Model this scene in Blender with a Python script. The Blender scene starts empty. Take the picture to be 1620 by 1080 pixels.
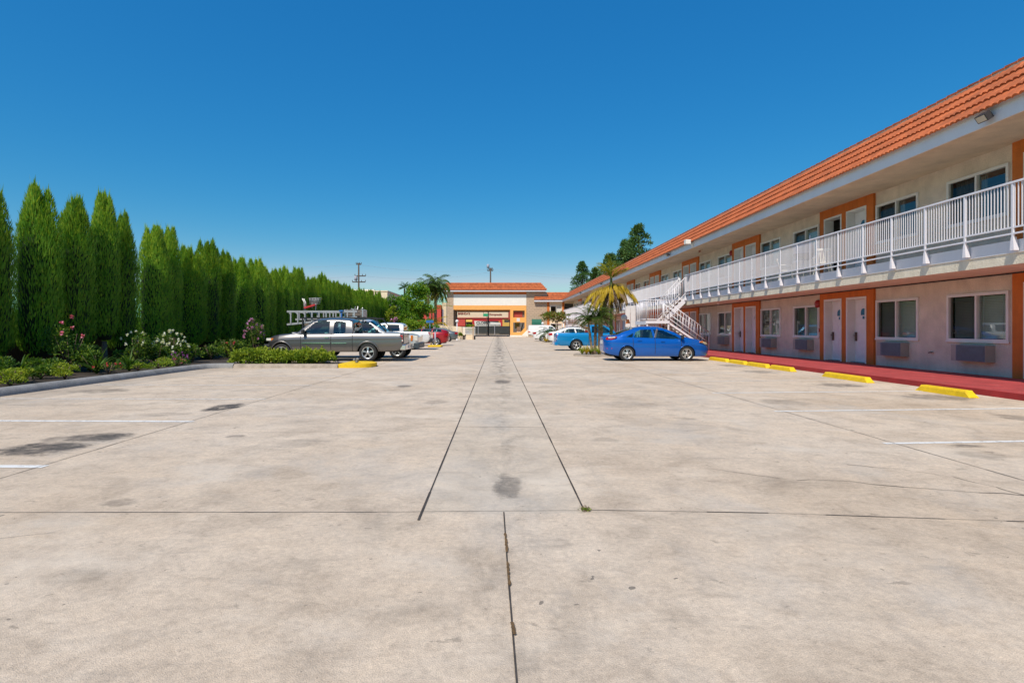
import bpy, bmesh, math, random
from mathutils import Vector, Matrix
SC = bpy.context.scene
COL = SC.collection
PI = math.pi
R = math.radians
H = 1.36                                   # eye height of the photographer
F = 900.0

def px(x, Y):                              # photo column -> world X at depth Y
    return (x - 787) * Y / F
def pz(y, Y):                              # photo row -> world Z at depth Y
    return H + (520 - y) * Y / F

# ------------------------------------------------------------------ materials
MATS = {}
def nt_new(name):
    m = bpy.data.materials.new(name); m.use_nodes = True
    nt = m.node_tree; nt.nodes.clear()
    return m, nt
def N(nt, t, **kw):
    n = nt.nodes.new(t)
    for k, v in kw.items():
        if k.startswith('i_'):
            n.inputs[k[2:].replace('_', ' ')].default_value = v
        else:
            setattr(n, k, v)
    return n
def L(nt, a, b): nt.links.new(a, b)
def ramp(nt, fac, stops):
    r = N(nt, 'ShaderNodeValToRGB')
    e = r.color_ramp.elements
    e[0].position, e[0].color = stops[0][0], tuple(stops[0][1]) + (1,)
    e[1].position, e[1].color = stops[-1][0], tuple(stops[-1][1]) + (1,)
    for p, c in stops[1:-1]:
        k = e.new(p); k.color = tuple(c) + (1,)
    L(nt, fac, r.inputs[0]); return r
def noise(nt, vec, scale, detail=4, rough=.55, dist=0.):
    n = N(nt, 'ShaderNodeTexNoise'); n.inputs['Scale'].default_value = scale
    n.inputs['Detail'].default_value = detail; n.inputs['Roughness'].default_value = rough
    n.inputs['Distortion'].default_value = dist
    L(nt, vec, n.inputs['Vector']); return n
def mixc(nt, fac, a, b, mode='MIX'):
    m = N(nt, 'ShaderNodeMix', data_type='RGBA', blend_type=mode)
    for s, v in ((0, fac), (6, a), (7, b)):
        if hasattr(v, 'links') or isinstance(v, bpy.types.NodeSocket): L(nt, v, m.inputs[s])
        else: m.inputs[s].default_value = v if s == 0 else (tuple(v) + (1,))[:4]
    return m.outputs[2]
def mth(nt, op, a, b=None, c=None, clamp=False):
    m = N(nt, 'ShaderNodeMath', operation=op, use_clamp=clamp)
    for i, v in enumerate((a, b, c)):
        if v is None: continue
        if isinstance(v, bpy.types.NodeSocket): L(nt, v, m.inputs[i])
        else: m.inputs[i].default_value = v
    return m.outputs[0]
def N_sep(nt, col):
    s = N(nt, 'ShaderNodeSeparateColor'); L(nt, col, s.inputs[0]); return s.outputs[0]
def mat(name, col, rough=.7, metal=0., var=.12, vs=3., bump=0., bs=60., coat=0., spec=.5, fine=0., streak=False, drip=0., chip=None, cells=0.):
    """plain painted / stuccoed / metal surface with uneven tone and optional bump"""
    if name in MATS: return MATS[name]
    m, nt = nt_new(name)
    b = N(nt, 'ShaderNodeBsdfPrincipled'); o = N(nt, 'ShaderNodeOutputMaterial')
    L(nt, b.outputs[0], o.inputs[0])
    b.inputs['Roughness'].default_value = rough; b.inputs['Metallic'].default_value = metal
    b.inputs['Coat Weight'].default_value = coat; b.inputs['Coat Roughness'].default_value = .03
    b.inputs['Specular IOR Level'].default_value = spec
    g = N(nt, 'ShaderNodeNewGeometry')
    vec = g.outputs['Position']
    if streak:
        mp = N(nt, 'ShaderNodeMapping'); mp.inputs['Scale'].default_value = (1, 1, .12)
        L(nt, vec, mp.inputs[0]); vec = mp.outputs[0]
    n1 = noise(nt, vec, vs, 5)
    lo = [c * (1 - var) for c in col]; hi = [min(1, c * (1 + var)) for c in col]
    c = ramp(nt, n1.outputs[0], [(.3, lo), (.7, hi)]).outputs[0]
    if fine:
        n2 = noise(nt, g.outputs['Position'], 45, 3)
        c = mixc(nt, 1., c, ramp(nt, n2.outputs[0], [(.3, (1 - fine,) * 3), (.7, (1, 1, 1))]).outputs[0], 'MULTIPLY')
    if cells:
        vo = N(nt, 'ShaderNodeTexVoronoi'); vo.inputs['Scale'].default_value = 3.1; L(nt, g.outputs['Position'], vo.inputs['Vector'])
        c = mixc(nt, 1., c, ramp(nt, N_sep(nt, vo.outputs['Color']), [(0., (1 - cells, 1 - cells * .8, 1 - cells * .6)), (.5, (1, 1, 1)), (1., (1.12, 1.2, 1.3))]).outputs[0], 'MULTIPLY')
    if chip:
        th, cc_, am = chip
        nc = noise(nt, g.outputs['Position'], 7, 8, .72, .3)
        c = mixc(nt, mth(nt, 'MULTIPLY', ramp(nt, nc.outputs[0], [(th, (0, 0, 0)), (th + .04, (1, 1, 1))]).outputs[0], am), c, cc_)
    if drip:
        md = N(nt, 'ShaderNodeMapping'); md.inputs['Scale'].default_value = (1, 1, .09); L(nt, g.outputs['Position'], md.inputs[0])
        nd = noise(nt, md.outputs[0], 5.5, 5, .65)
        c = mixc(nt, 1., c, ramp(nt, nd.outputs[0], [(.34, (1 - drip, 1 - drip * 1.05, 1 - drip * 1.15)), (.56, (1, 1, 1))]).outputs[0], 'MULTIPLY')
    L(nt, c, b.inputs['Base Color'])
    if bump:
        n3 = noise(nt, g.outputs['Position'], bs, 4)
        bp = N(nt, 'ShaderNodeBump'); bp.inputs['Strength'].default_value = bump; bp.inputs['Distance'].default_value = .02
        L(nt, n3.outputs[0], bp.inputs['Height']); L(nt, bp.outputs[0], b.inputs['Normal'])
    MATS[name] = m; return m
def leafmat(name, c1, c2, trans=.35, sc=2.2):
    if name in MATS: return MATS[name]
    m, nt = nt_new(name)
    o = N(nt, 'ShaderNodeOutputMaterial'); g = N(nt, 'ShaderNodeNewGeometry')
    n1 = noise(nt, g.outputs['Position'], sc, 3); n2 = noise(nt, g.outputs['Position'], sc * 9, 2)
    f = mth(nt, 'ADD', mth(nt, 'MULTIPLY', n1.outputs[0], .55), mth(nt, 'MULTIPLY', n2.outputs[0], .45))
    c = ramp(nt, f, [(.34, c1), (.64, c2)]).outputs[0]
    if name.startswith('cypress'):
        oi = N(nt, 'ShaderNodeObjectInfo'); c = mixc(nt, 1., c, ramp(nt, oi.outputs['Random'], [(0., (.80, .80, .75)), (.5, (1., .97, .95)), (1., (1.22, 1.10, 1.25))]).outputs[0], 'MULTIPLY')
    d = N(nt, 'ShaderNodeBsdfPrincipled'); d.inputs['Roughness'].default_value = .55
    d.inputs['Specular IOR Level'].default_value = .25
    t = N(nt, 'ShaderNodeBsdfTranslucent')
    L(nt, c, d.inputs['Base Color'])
    c2_ = mixc(nt, 1., c, (1.25, 1.3, .5), 'MULTIPLY'); L(nt, c2_, t.inputs[0])
    mx = N(nt, 'ShaderNodeMixShader'); mx.inputs[0].default_value = trans
    L(nt, d.outputs[0], mx.inputs[1]); L(nt, t.outputs[0], mx.inputs[2]); L(nt, mx.outputs[0], o.inputs[0])
    MATS[name] = m; return m
def glassmat(name, tint, ior=1.5, opaque=None, add=0.0):
    """thin pane: tinted see-through plus mirror-like reflection"""
    if name in MATS: return MATS[name]
    m, nt = nt_new(name)
    o = N(nt, 'ShaderNodeOutputMaterial')
    t = N(nt, 'ShaderNodeBsdfTransparent'); t.inputs[0].default_value = tuple(tint) + (1,)
    gl = N(nt, 'ShaderNodeBsdfGlossy'); gl.inputs['Roughness'].default_value = .015
    gl.inputs['Color'].default_value = (.95, 1, 1, 1)
    lw = N(nt, 'ShaderNodeLayerWeight'); lw.inputs[0].default_value = .5
    f = mth(nt, 'ADD', mth(nt, 'MULTIPLY', mth(nt, 'POWER', lw.outputs['Facing'], 5.), .9), .045 + add, clamp=True)
    mx = N(nt, 'ShaderNodeMixShader'); L(nt, f, mx.inputs[0])
    L(nt, t.outputs[0], mx.inputs[1]); L(nt, gl.outputs[0], mx.inputs[2]); L(nt, mx.outputs[0], o.inputs[0])
    MATS[name] = m; return m

def M_(n): return MATS[n]
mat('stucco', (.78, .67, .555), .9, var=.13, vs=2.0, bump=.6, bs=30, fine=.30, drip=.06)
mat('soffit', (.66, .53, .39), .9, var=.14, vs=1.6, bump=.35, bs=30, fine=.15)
mat('slab_edge', (.84, .76, .60), .9, var=.09, vs=2.5, bump=.5, bs=26, fine=.18, drip=.12)
mat('orange_paint', (.62, .16, .02), .75, var=.10, bump=.35, bs=40, fine=.14, drip=.12)
mat('light_orange', (.88, .42, .11), .8, var=.05, bump=.2)
mat('white_paint', (.87, .83, .75), .45, var=.04, fine=.05)
mat('white_trim', (.74, .72, .70), .5, var=.05, fine=.05)
mat('door_white', (.80, .77, .78), .5, var=.05, vs=5)
mat('fascia_white', (.74, .75, .78), .5, var=.05, vs=1.5, fine=.06, streak=True)
mat('rail_white', (.77, .75, .79), .4, var=.03)
mat('tile', (.53, .13, .036), .8, var=.18, vs=3.4, fine=.32, cells=.24)
mat('red_floor', (.44, .060, .058), .75, var=.20, vs=1.8, fine=.26, bump=.2, chip=(.60, (.50, .20, .17), .55))
mat('kerb_red', (.36, .022, .022), .75, var=.2, vs=2., fine=.2, chip=(.62, (.09, .03, .028), .7))
mat('yellow_paint', (.88, .57, .006), .65, var=.10, vs=7, fine=.20, chip=(.63, (.22, .17, .10), .7))
mat('kerb', (.30, .29, .275), .9, var=.22, vs=3, bump=.5, bs=50, fine=.25)
mat('kerb_warm', (.40, .33, .26), .9, var=.25, vs=4, bump=.5, bs=50, fine=.25)
mat('soil', (.055, .04, .028), .95, var=.3, vs=3, bump=.8, bs=20, fine=.4)
for ln_, cv, th in (('line_white', (.74, .73, .70), .585), ('line_faded', (.68, .64, .58), .56)):
    m_, nt_ = nt_new(ln_); g_ = N(nt_, 'ShaderNodeNewGeometry'); b_ = N(nt_, 'ShaderNodeBsdfPrincipled'); b_.inputs['Roughness'].default_value = .8
    b_.inputs['Base Color'].default_value = cv + (1,); t_ = N(nt_, 'ShaderNodeBsdfTransparent'); x_ = N(nt_, 'ShaderNodeMixShader')
    n_ = noise(nt_, g_.outputs['Position'], 9, 8, .75); L(nt_, ramp(nt_, n_.outputs[0], [(th - .05, (.05,) * 3), (th + .06, (.85,) * 3)]).outputs[0], x_.inputs[0])
    L(nt_, b_.outputs[0], x_.inputs[1]); L(nt_, t_.outputs[0], x_.inputs[2]); L(nt_, x_.outputs[0], N(nt_, 'ShaderNodeOutputMaterial').inputs[0]); MATS[ln_] = m_
mat('joint', (.055, .045, .038), .95, var=.4, vs=9)
mat('rust_weed', (.13, .075, .03), .95, var=.4, vs=30)
mat('asphalt', (.075, .072, .07), .9, var=.15, vs=1, fine=.25)
mat('earth', (.20, .175, .14), .95, var=.15, vs=.05)
mat('dark', (.012, .012, .013), .8, var=.1)
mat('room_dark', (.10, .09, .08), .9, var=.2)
mat('rubber', (.022, .022, .023), .8, var=.15, vs=8)
mat('alloy', (.62, .62, .62), .32, .85, var=.05)
mat('steel', (.55, .55, .55), .4, .8, var=.1)
mat('aluminium', (.50, .50, .50), .45, .5, var=.08)
mat('black_plastic', (.02, .02, .022), .5, var=.1)
mat('grey_plastic', (.05, .065, .075), .5, var=.1)
mat('ac_grille', (.16, .185, .235), .55, var=.12, vs=9)
mat('ac_case', (.33, .30, .27), .6, var=.1)
mat('bell_red', (.30, .015, .015), .4, var=.1)
mat('plaque_blue', (.015, .16, .27), .5, var=.15, vs=14)
mat('plaque_mark', (.35, .12, .2), .5)
mat('lock_dark', (.16, .12, .10), .4, .6, var=.1)
mat('blind', (.66, .66, .60), .8, var=.08, vs=2)
mat('curtain', (.20, .20, .19), .9, var=.25, vs=4, streak=True)
mat('wood', (.36, .215, .075), .8, var=.2, vs=5)
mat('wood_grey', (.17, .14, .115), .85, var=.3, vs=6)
mat('bark', (.16, .11, .075), .95, var=.35, vs=8, bump=.8, bs=25)
mat('bark_palm', (.23, .155, .10), .95, var=.45, vs=9, bump=.9, bs=25)
mat('palm_shaft', (.11, .15, .035), .6, var=.2, vs=6)
mat('brick_tan', (.50, .38, .27), .9, var=.1, vs=1)
mat('cream', (.80, .64, .44), .85, var=.05)
mat('cream_far', (.80, .66, .46), .85, var=.05)
mat('red_wall', (.60, .07, .05), .7, var=.1)
mat('red_dark', (.40, .055, .035), .7, var=.1)
mat('red_plain', (.55, .03, .03), .6, var=.08)
mat('awning_green', (.010, .13, .085), .7, var=.1)
mat('sign_green', (.03, .42, .22), .5)
mat('mesh_dark', (.045, .05, .052), .9, var=.15)
mat('letter_red', (.25, .045, .03), .6)
mat('letter_black', (.02, .02, .02), .6)
mat('yellow_wall', (.70, .44, .10), .8, var=.08)
mat('straw', (.42, .30, .07), .9, var=.3, vs=3, fine=.3)
mat('umbrella_blue', (.02, .06, .20), .8, var=.2)
mat('fence_brown', (.075, .036, .022), .9, var=.3, vs=3, fine=.3)
mat('pole_wood', (.085, .065, .052), .9, var=.3, vs=4)
mat('globe', (.80, .80, .78), .3, var=.03)
mat('orange_plastic', (.75, .22, .05), .5)
mat('blue_tarp', (.03, .16, .45), .6, var=.1)
mat('cover_grey', (.40, .40, .47), .7, var=.12, vs=5)
mat('lens_red', (.42, .008, .012), .15, coat=.8)
mat('lens_amber', (.70, .20, .02), .2, coat=.6)
mat('lens_clear', (.72, .70, .62), .15, coat=.8)
mat('chrome', (.75, .75, .76), .16, 1., var=.02)
mat('plate', (.72, .72, .70), .5)
mat('interior', (.07, .07, .072), .9, var=.2)
mat('seat_cloth', (.30, .30, .29), .9, var=.15)
mat('lamp_body', (.04, .035, .035), .5)
mat('lamp_glass', (.48, .44, .34), .3, var=.1)
def paint(name, col, metal=.35, rough=.32): return mat(name, col, rough, metal, var=.03, vs=1.5, coat=.7, spec=.45)
paint('paint_grey', (.165, .16, .158), .7, .33)
paint('paint_silver', (.62, .62, .60), .45)
paint('paint_white', (.78, .78, .77), 0.)
paint('paint_silverwhite', (.70, .70, .70), .15)
paint('paint_blue', (.0, .105, .46), .35, .27)
paint('paint_cyan', (.0, .22, .52), .2, .3)
paint('paint_red', (.36, .006, .012), .2)
paint('paint_slate', (.14, .165, .18), .55)
glassmat('car_glass', (.36, .60, .58), 1.5, add=.05)
glassmat('car_glass_dark', (.10, .13, .16), 1.5, add=.06)
glassmat('pane', (.80, .86, .82), 1.5, add=.06)
glassmat('pane_screen', (.44, .46, .44), 1.45, add=-.02)
leafmat('cypress', (.085, .25, .014), (.24, .45, .040), .32, 1.3)
leafmat('cypress_tip', (.20, .36, .018), (.42, .54, .05), .35, 1.3)
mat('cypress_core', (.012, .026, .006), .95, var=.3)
leafmat('shrub', (.028, .078, .011), (.095, .18, .025))
leafmat('shrub_lime', (.16, .24, .016), (.42, .46, .04))
leafmat('shrub_weed', (.08, .18, .014), (.32, .40, .05))
leafmat('tree_leaf', (.035, .12, .008), (.17, .34, .03), .35, .8)
leafmat('tree_lime', (.12, .24, .012), (.36, .44, .03), .35, .8)
leafmat('conifer', (.03, .09, .022), (.12, .22, .06), .2, .6)
leafmat('palm_green', (.035, .09, .015), (.13, .19, .035))
leafmat('palm_lime', (.16, .22, .015), (.42, .38, .03))
leafmat('palm_yellow', (.36, .24, .018), (.62, .45, .035), .3)
leafmat('palm_dead', (.16, .10, .05), (.32, .22, .12), .2)
leafmat('plumeria', (.09, .11, .015), (.30, .20, .04), .3)
leafmat('petal_white', (.72, .72, .66), (.85, .85, .80), .3)
leafmat('petal_pink', (.62, .10, .22), (.80, .28, .40), .3)
leafmat('petal_red', (.50, .03, .05), (.65, .12, .14), .3)
leafmat('petal_purple', (.32, .06, .38), (.50, .16, .55), .3)
leafmat('petal_lilac', (.55, .22, .50), (.72, .42, .68), .3)

def brickmat():
    m, nt = nt_new('block_wall')
    b = N(nt, 'ShaderNodeBsdfPrincipled'); o = N(nt, 'ShaderNodeOutputMaterial'); L(nt, b.outputs[0], o.inputs[0])
    b.inputs['Roughness'].default_value = .9
    g = N(nt, 'ShaderNodeNewGeometry'); s = N(nt, 'ShaderNodeSeparateXYZ'); L(nt, g.outputs['Position'], s.inputs[0])
    c = N(nt, 'ShaderNodeCombineXYZ')
    L(nt, mth(nt, 'ADD', s.outputs[0], s.outputs[1]), c.inputs[0]); L(nt, s.outputs[2], c.inputs[1])
    t = N(nt, 'ShaderNodeTexBrick'); L(nt, c.outputs[0], t.inputs['Vector'])
    t.inputs['Scale'].default_value = 1.; t.inputs['Brick Width'].default_value = .6; t.inputs['Row Height'].default_value = .3
    t.inputs['Mortar Size'].default_value = .022
    t.inputs['Color1'].default_value = (.54, .40, .28, 1); t.inputs['Color2'].default_value = (.48, .355, .25, 1)
    t.inputs['Mortar'].default_value = (.33, .245, .175, 1)
    L(nt, t.outputs[0], b.inputs['Base Color']); MATS['block_wall'] = m
brickmat()

STAINS = [  # x, y(photo px centre), half width px, half height px, strength
    (795, 604, 16, 4, .75), (803, 768, 26, 26, .62), (355, 644, 28, 6.5, 1.0), (70, 708, 74, 15, .85), (150, 692, 58, 9, .8),
    (90, 694, 22, 6, .45), (1555, 720, 42, 9, .28), (1240, 636, 40, 6, .35), (1330, 609, 42, 4, .6), (1480, 628, 55, 6, .55), (1160, 578, 30, 2.5, .5),
    (1200, 588, 30, 2.5, .5), (190, 795, 30, 4, .4), (640, 611, 14, 2, .6), (160, 618, 50, 4, .5), (1605, 660, 28, 8, .5),
    (960, 695, 26, 5, .3), (690, 636, 20, 4, .3), (120, 910, 60, 14, .22), (880, 860, 40, 10, .2), (1000, 640, 60, 6, .22),
    (1530, 705, 30, 2, .6), (480, 700, 50, 8, .2), (370, 690, 16, 2, .5), (1085, 662, 20, 3, .3), (265, 655, 40, 4, .3),
    (560, 800, 70, 12, .14), (1260, 760, 120, 14, .12), (700, 960, 90, 20, .10), (1350, 960, 160, 26, .10)]
def concrete():
    m, nt = nt_new('concrete')
    b = N(nt, 'ShaderNodeBsdfPrincipled'); o = N(nt, 'ShaderNodeOutputMaterial'); L(nt, b.outputs[0], o.inputs[0])
    b.inputs['Roughness'].default_value = .85; b.inputs['Specular IOR Level'].default_value = .3
    g = N(nt, 'ShaderNodeNewGeometry'); P = g.outputs['Position']
    s = N(nt, 'ShaderNodeSeparateXYZ'); L(nt, P, s.inputs[0])
    X, Y = s.outputs[0], s.outputs[1]
    big = noise(nt, P, .35, 6, .6, .3); mid = noise(nt, P, 1.7, 6, .65, .6); fine = noise(nt, P, 26, 4, .7); m2 = noise(nt, P, 6., 8, .78, .4); grit = noise(nt, P, 160, 2, .6)
    c = ramp(nt, big.outputs[0], [(.30, (.58, .46, .34)), (.5, (.665, .545, .42)), (.72, (.72, .61, .49))]).outputs[0]
    c = mixc(nt, 1., c, ramp(nt, mid.outputs[0], [(.28, (.74, .73, .72)), (.5, (.97, .97, .97)), (.75, (1.08, 1.06, 1.03))]).outputs[0], 'MULTIPLY')
    c = mixc(nt, 1., c, ramp(nt, fine.outputs[0], [(.30, (.82, .82, .82)), (.62, (1.05, 1.04, 1.03))]).outputs[0], 'MULTIPLY')
    c = mixc(nt, 1., c, ramp(nt, m2.outputs[0], [(.30, (.80, .79, .78)), (.48, (.98, .98, .98)), (.72, (1.10, 1.10, 1.09))]).outputs[0], 'MULTIPLY')
    c = mixc(nt, 1., c, ramp(nt, grit.outputs[0], [(.3, (.76, .76, .76)), (.65, (1.10, 1.09, 1.08))]).outputs[0], 'MULTIPLY')
    # slabs poured at different times: the valley gutter strip is greyer
    gut = mth(nt, 'MULTIPLY', mth(nt, 'COMPARE', X, .044, .605), mth(nt, 'GREATER_THAN', Y, 4.2))
    c = mixc(nt, mth(nt, 'MULTIPLY', gut, .22), c, (.50, .45, .365))
    # blotches of grey wear
    wear = noise(nt, P, .8, 5, .7, 1.2)
    w = ramp(nt, wear.outputs[0], [(.54, (0, 0, 0)), (.74, (1, 1, 1))]).outputs[0]
    c = mixc(nt, mth(nt, 'MULTIPLY', w, .34), c, (.33, .285, .235))
    # scuffs stretched across the driving direction
    mp = N(nt, 'ShaderNodeMapping'); mp.inputs['Scale'].default_value = (.9, 4., 1); L(nt, P, mp.inputs[0])
    sc = noise(nt, mp.outputs[0], 1.1, 4, .6, .5)
    sc_ = ramp(nt, sc.outputs[0], [(.62, (0, 0, 0)), (.70, (1, 1, 1))]).outputs[0]
    c = mixc(nt, mth(nt, 'MULTIPLY', sc_, .22), c, (.20, .18, .16))
    # crisp gritty rubs and dry tyre marks
    for (sx_, sy_, sc2, a0, a1, amt, col_) in ((.8, 1.9, 1.7, .59, .68, .26, (.24, .20, .16)), (1.4, 2.2, 3.1, .635, .665, .42, (.15, .125, .10)), (2.2, .35, 1.3, .60, .70, .22, (.26, .225, .19)), (.5, .8, 1.0, .53, .70, .50, (.74, .64, .52)), (.7, .5, .9, .52, .70, .42, (.43, .41, .38))):
        mpx = N(nt, 'ShaderNodeMapping'); mpx.inputs['Scale'].default_value = (sx_, sy_, 1); mpx.inputs['Location'].default_value = (sc2 * 7, sx_ * 5, 0); L(nt, P, mpx.inputs[0])
        nx = noise(nt, mpx.outputs[0], sc2, 9, .68, .35)
        kx = ramp(nt, nx.outputs[0], [(a0, (0, 0, 0)), (a1, (1, 1, 1))]).outputs[0]
        c = mixc(nt, mth(nt, 'MULTIPLY', kx, amt), c, col_)
    # dropped gum and oil specks
    for scl, r0, amt in ((2.6, .045, .75), (1.1, .022, .75), (6., .055, .7), (13., .06, .45)):
        v = N(nt, 'ShaderNodeTexVoronoi'); v.inputs['Scale'].default_value = scl
        dv = noise(nt, P, 7, 2)
        pm = N(nt, 'ShaderNodeVectorMath', operation='MULTIPLY_ADD'); L(nt, dv.outputs[1], pm.inputs[0]); pm.inputs[1].default_value = (.12,) * 3; L(nt, P, pm.inputs[2])
        L(nt, pm.outputs[0], v.inputs['Vector'])
        k = mth(nt, 'LESS_THAN', v.outputs['Distance'], r0)
        k = mth(nt, 'MULTIPLY', k, mth(nt, 'GREATER_THAN', N_sep(nt, v.outputs['Color']), .45))
        c = mixc(nt, mth(nt, 'MULTIPLY', k, amt), c, (.14, .12, .10))
    # oil spots, each with its own place in the lot
    on = noise(nt, P, 2.4, 9, .74); on2 = noise(nt, P, 3.6, 10, .76, .5)
    acc = None
    for (sx, sy, hw, hh, st) in STAINS:
        Yc = F * H / (sy - 520); Xc = px(sx, Yc)
        rx = hw * Yc / F; ry = max(.12, hh * Yc * Yc / (F * H))
        dx = mth(nt, 'DIVIDE', mth(nt, 'SUBTRACT', X, Xc), rx); dy = mth(nt, 'DIVIDE', mth(nt, 'SUBTRACT', Y, Yc), ry)
        d = mth(nt, 'SQRT', mth(nt, 'ADD', mth(nt, 'MULTIPLY', dx, dx), mth(nt, 'MULTIPLY', dy, dy)))
        d = mth(nt, 'ADD', d, mth(nt, 'MULTIPLY', mth(nt, 'SUBTRACT', on.outputs[0], .5), 2.0))
        mr = N(nt, 'ShaderNodeMapRange', interpolation_type='SMOOTHSTEP'); L(nt, d, mr.inputs[0])
        mr.inputs[1].default_value = 1.05; mr.inputs[2].default_value = .52; mr.inputs[3].default_value = 0; mr.inputs[4].default_value = st
        acc = mr.outputs[0] if acc is None else mth(nt, 'MAXIMUM', acc, mr.outputs[0])
    # drips of oil along the middle of the gutter far down the lot
    mp2 = N(nt, 'ShaderNodeMapping'); mp2.inputs['Scale'].default_value = (1.6, .55, 1); L(nt, P, mp2.inputs[0])
    dn = noise(nt, mp2.outputs[0], 2.2, 4, .7)
    d1 = mth(nt, 'SUBTRACT', 1., mth(nt, 'DIVIDE', mth(nt, 'ABSOLUTE', mth(nt, 'SUBTRACT', X, .1)), .5), clamp=True)
    d2 = N(nt, 'ShaderNodeMapRange'); L(nt, Y, d2.inputs[0]); d2.inputs[1].default_value = 12; d2.inputs[2].default_value = 32; d2.inputs[3].default_value = 0.25; d2.inputs[4].default_value = 1.1
    dr = N(nt, 'ShaderNodeMapRange', interpolation_type='SMOOTHSTEP'); L(nt, dn.outputs[0], dr.inputs[0]); dr.inputs[1].default_value = .42; dr.inputs[2].default_value = .62
    acc = mth(nt, 'MAXIMUM', acc, mth(nt, 'MULTIPLY', mth(nt, 'MULTIPLY', dr.outputs[0], d1), d2.outputs[0]))
    acc = mth(nt, 'MULTIPLY', acc, ramp(nt, on2.outputs[0], [(.34, (.25,) * 3), (.48, (.85,) * 3), (.60, (1.15,) * 3)]).outputs[0], clamp=True)
    c = mixc(nt, acc, c, (.055, .05, .046))
    # faint shadow band along the planted kerb, painted into the concrete colour
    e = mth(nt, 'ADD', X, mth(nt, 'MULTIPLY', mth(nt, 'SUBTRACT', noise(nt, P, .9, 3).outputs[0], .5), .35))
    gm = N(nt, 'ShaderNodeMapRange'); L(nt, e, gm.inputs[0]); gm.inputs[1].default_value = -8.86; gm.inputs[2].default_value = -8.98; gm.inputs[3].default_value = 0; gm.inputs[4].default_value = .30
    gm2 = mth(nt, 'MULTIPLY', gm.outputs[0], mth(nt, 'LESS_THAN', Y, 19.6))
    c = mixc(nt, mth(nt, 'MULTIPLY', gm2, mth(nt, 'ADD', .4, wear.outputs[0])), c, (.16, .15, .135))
    L(nt, c, b.inputs['Base Color'])
    bp = N(nt, 'ShaderNodeBump'); bp.inputs['Strength'].default_value = .5; bp.inputs['Distance'].default_value = .012
    L(nt, mth(nt, 'ADD', fine.outputs[0], grit.outputs[0]), bp.inputs['Height']); L(nt, bp.outputs[0], b.inputs['Normal'])
    MATS['concrete'] = m
concrete()

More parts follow.
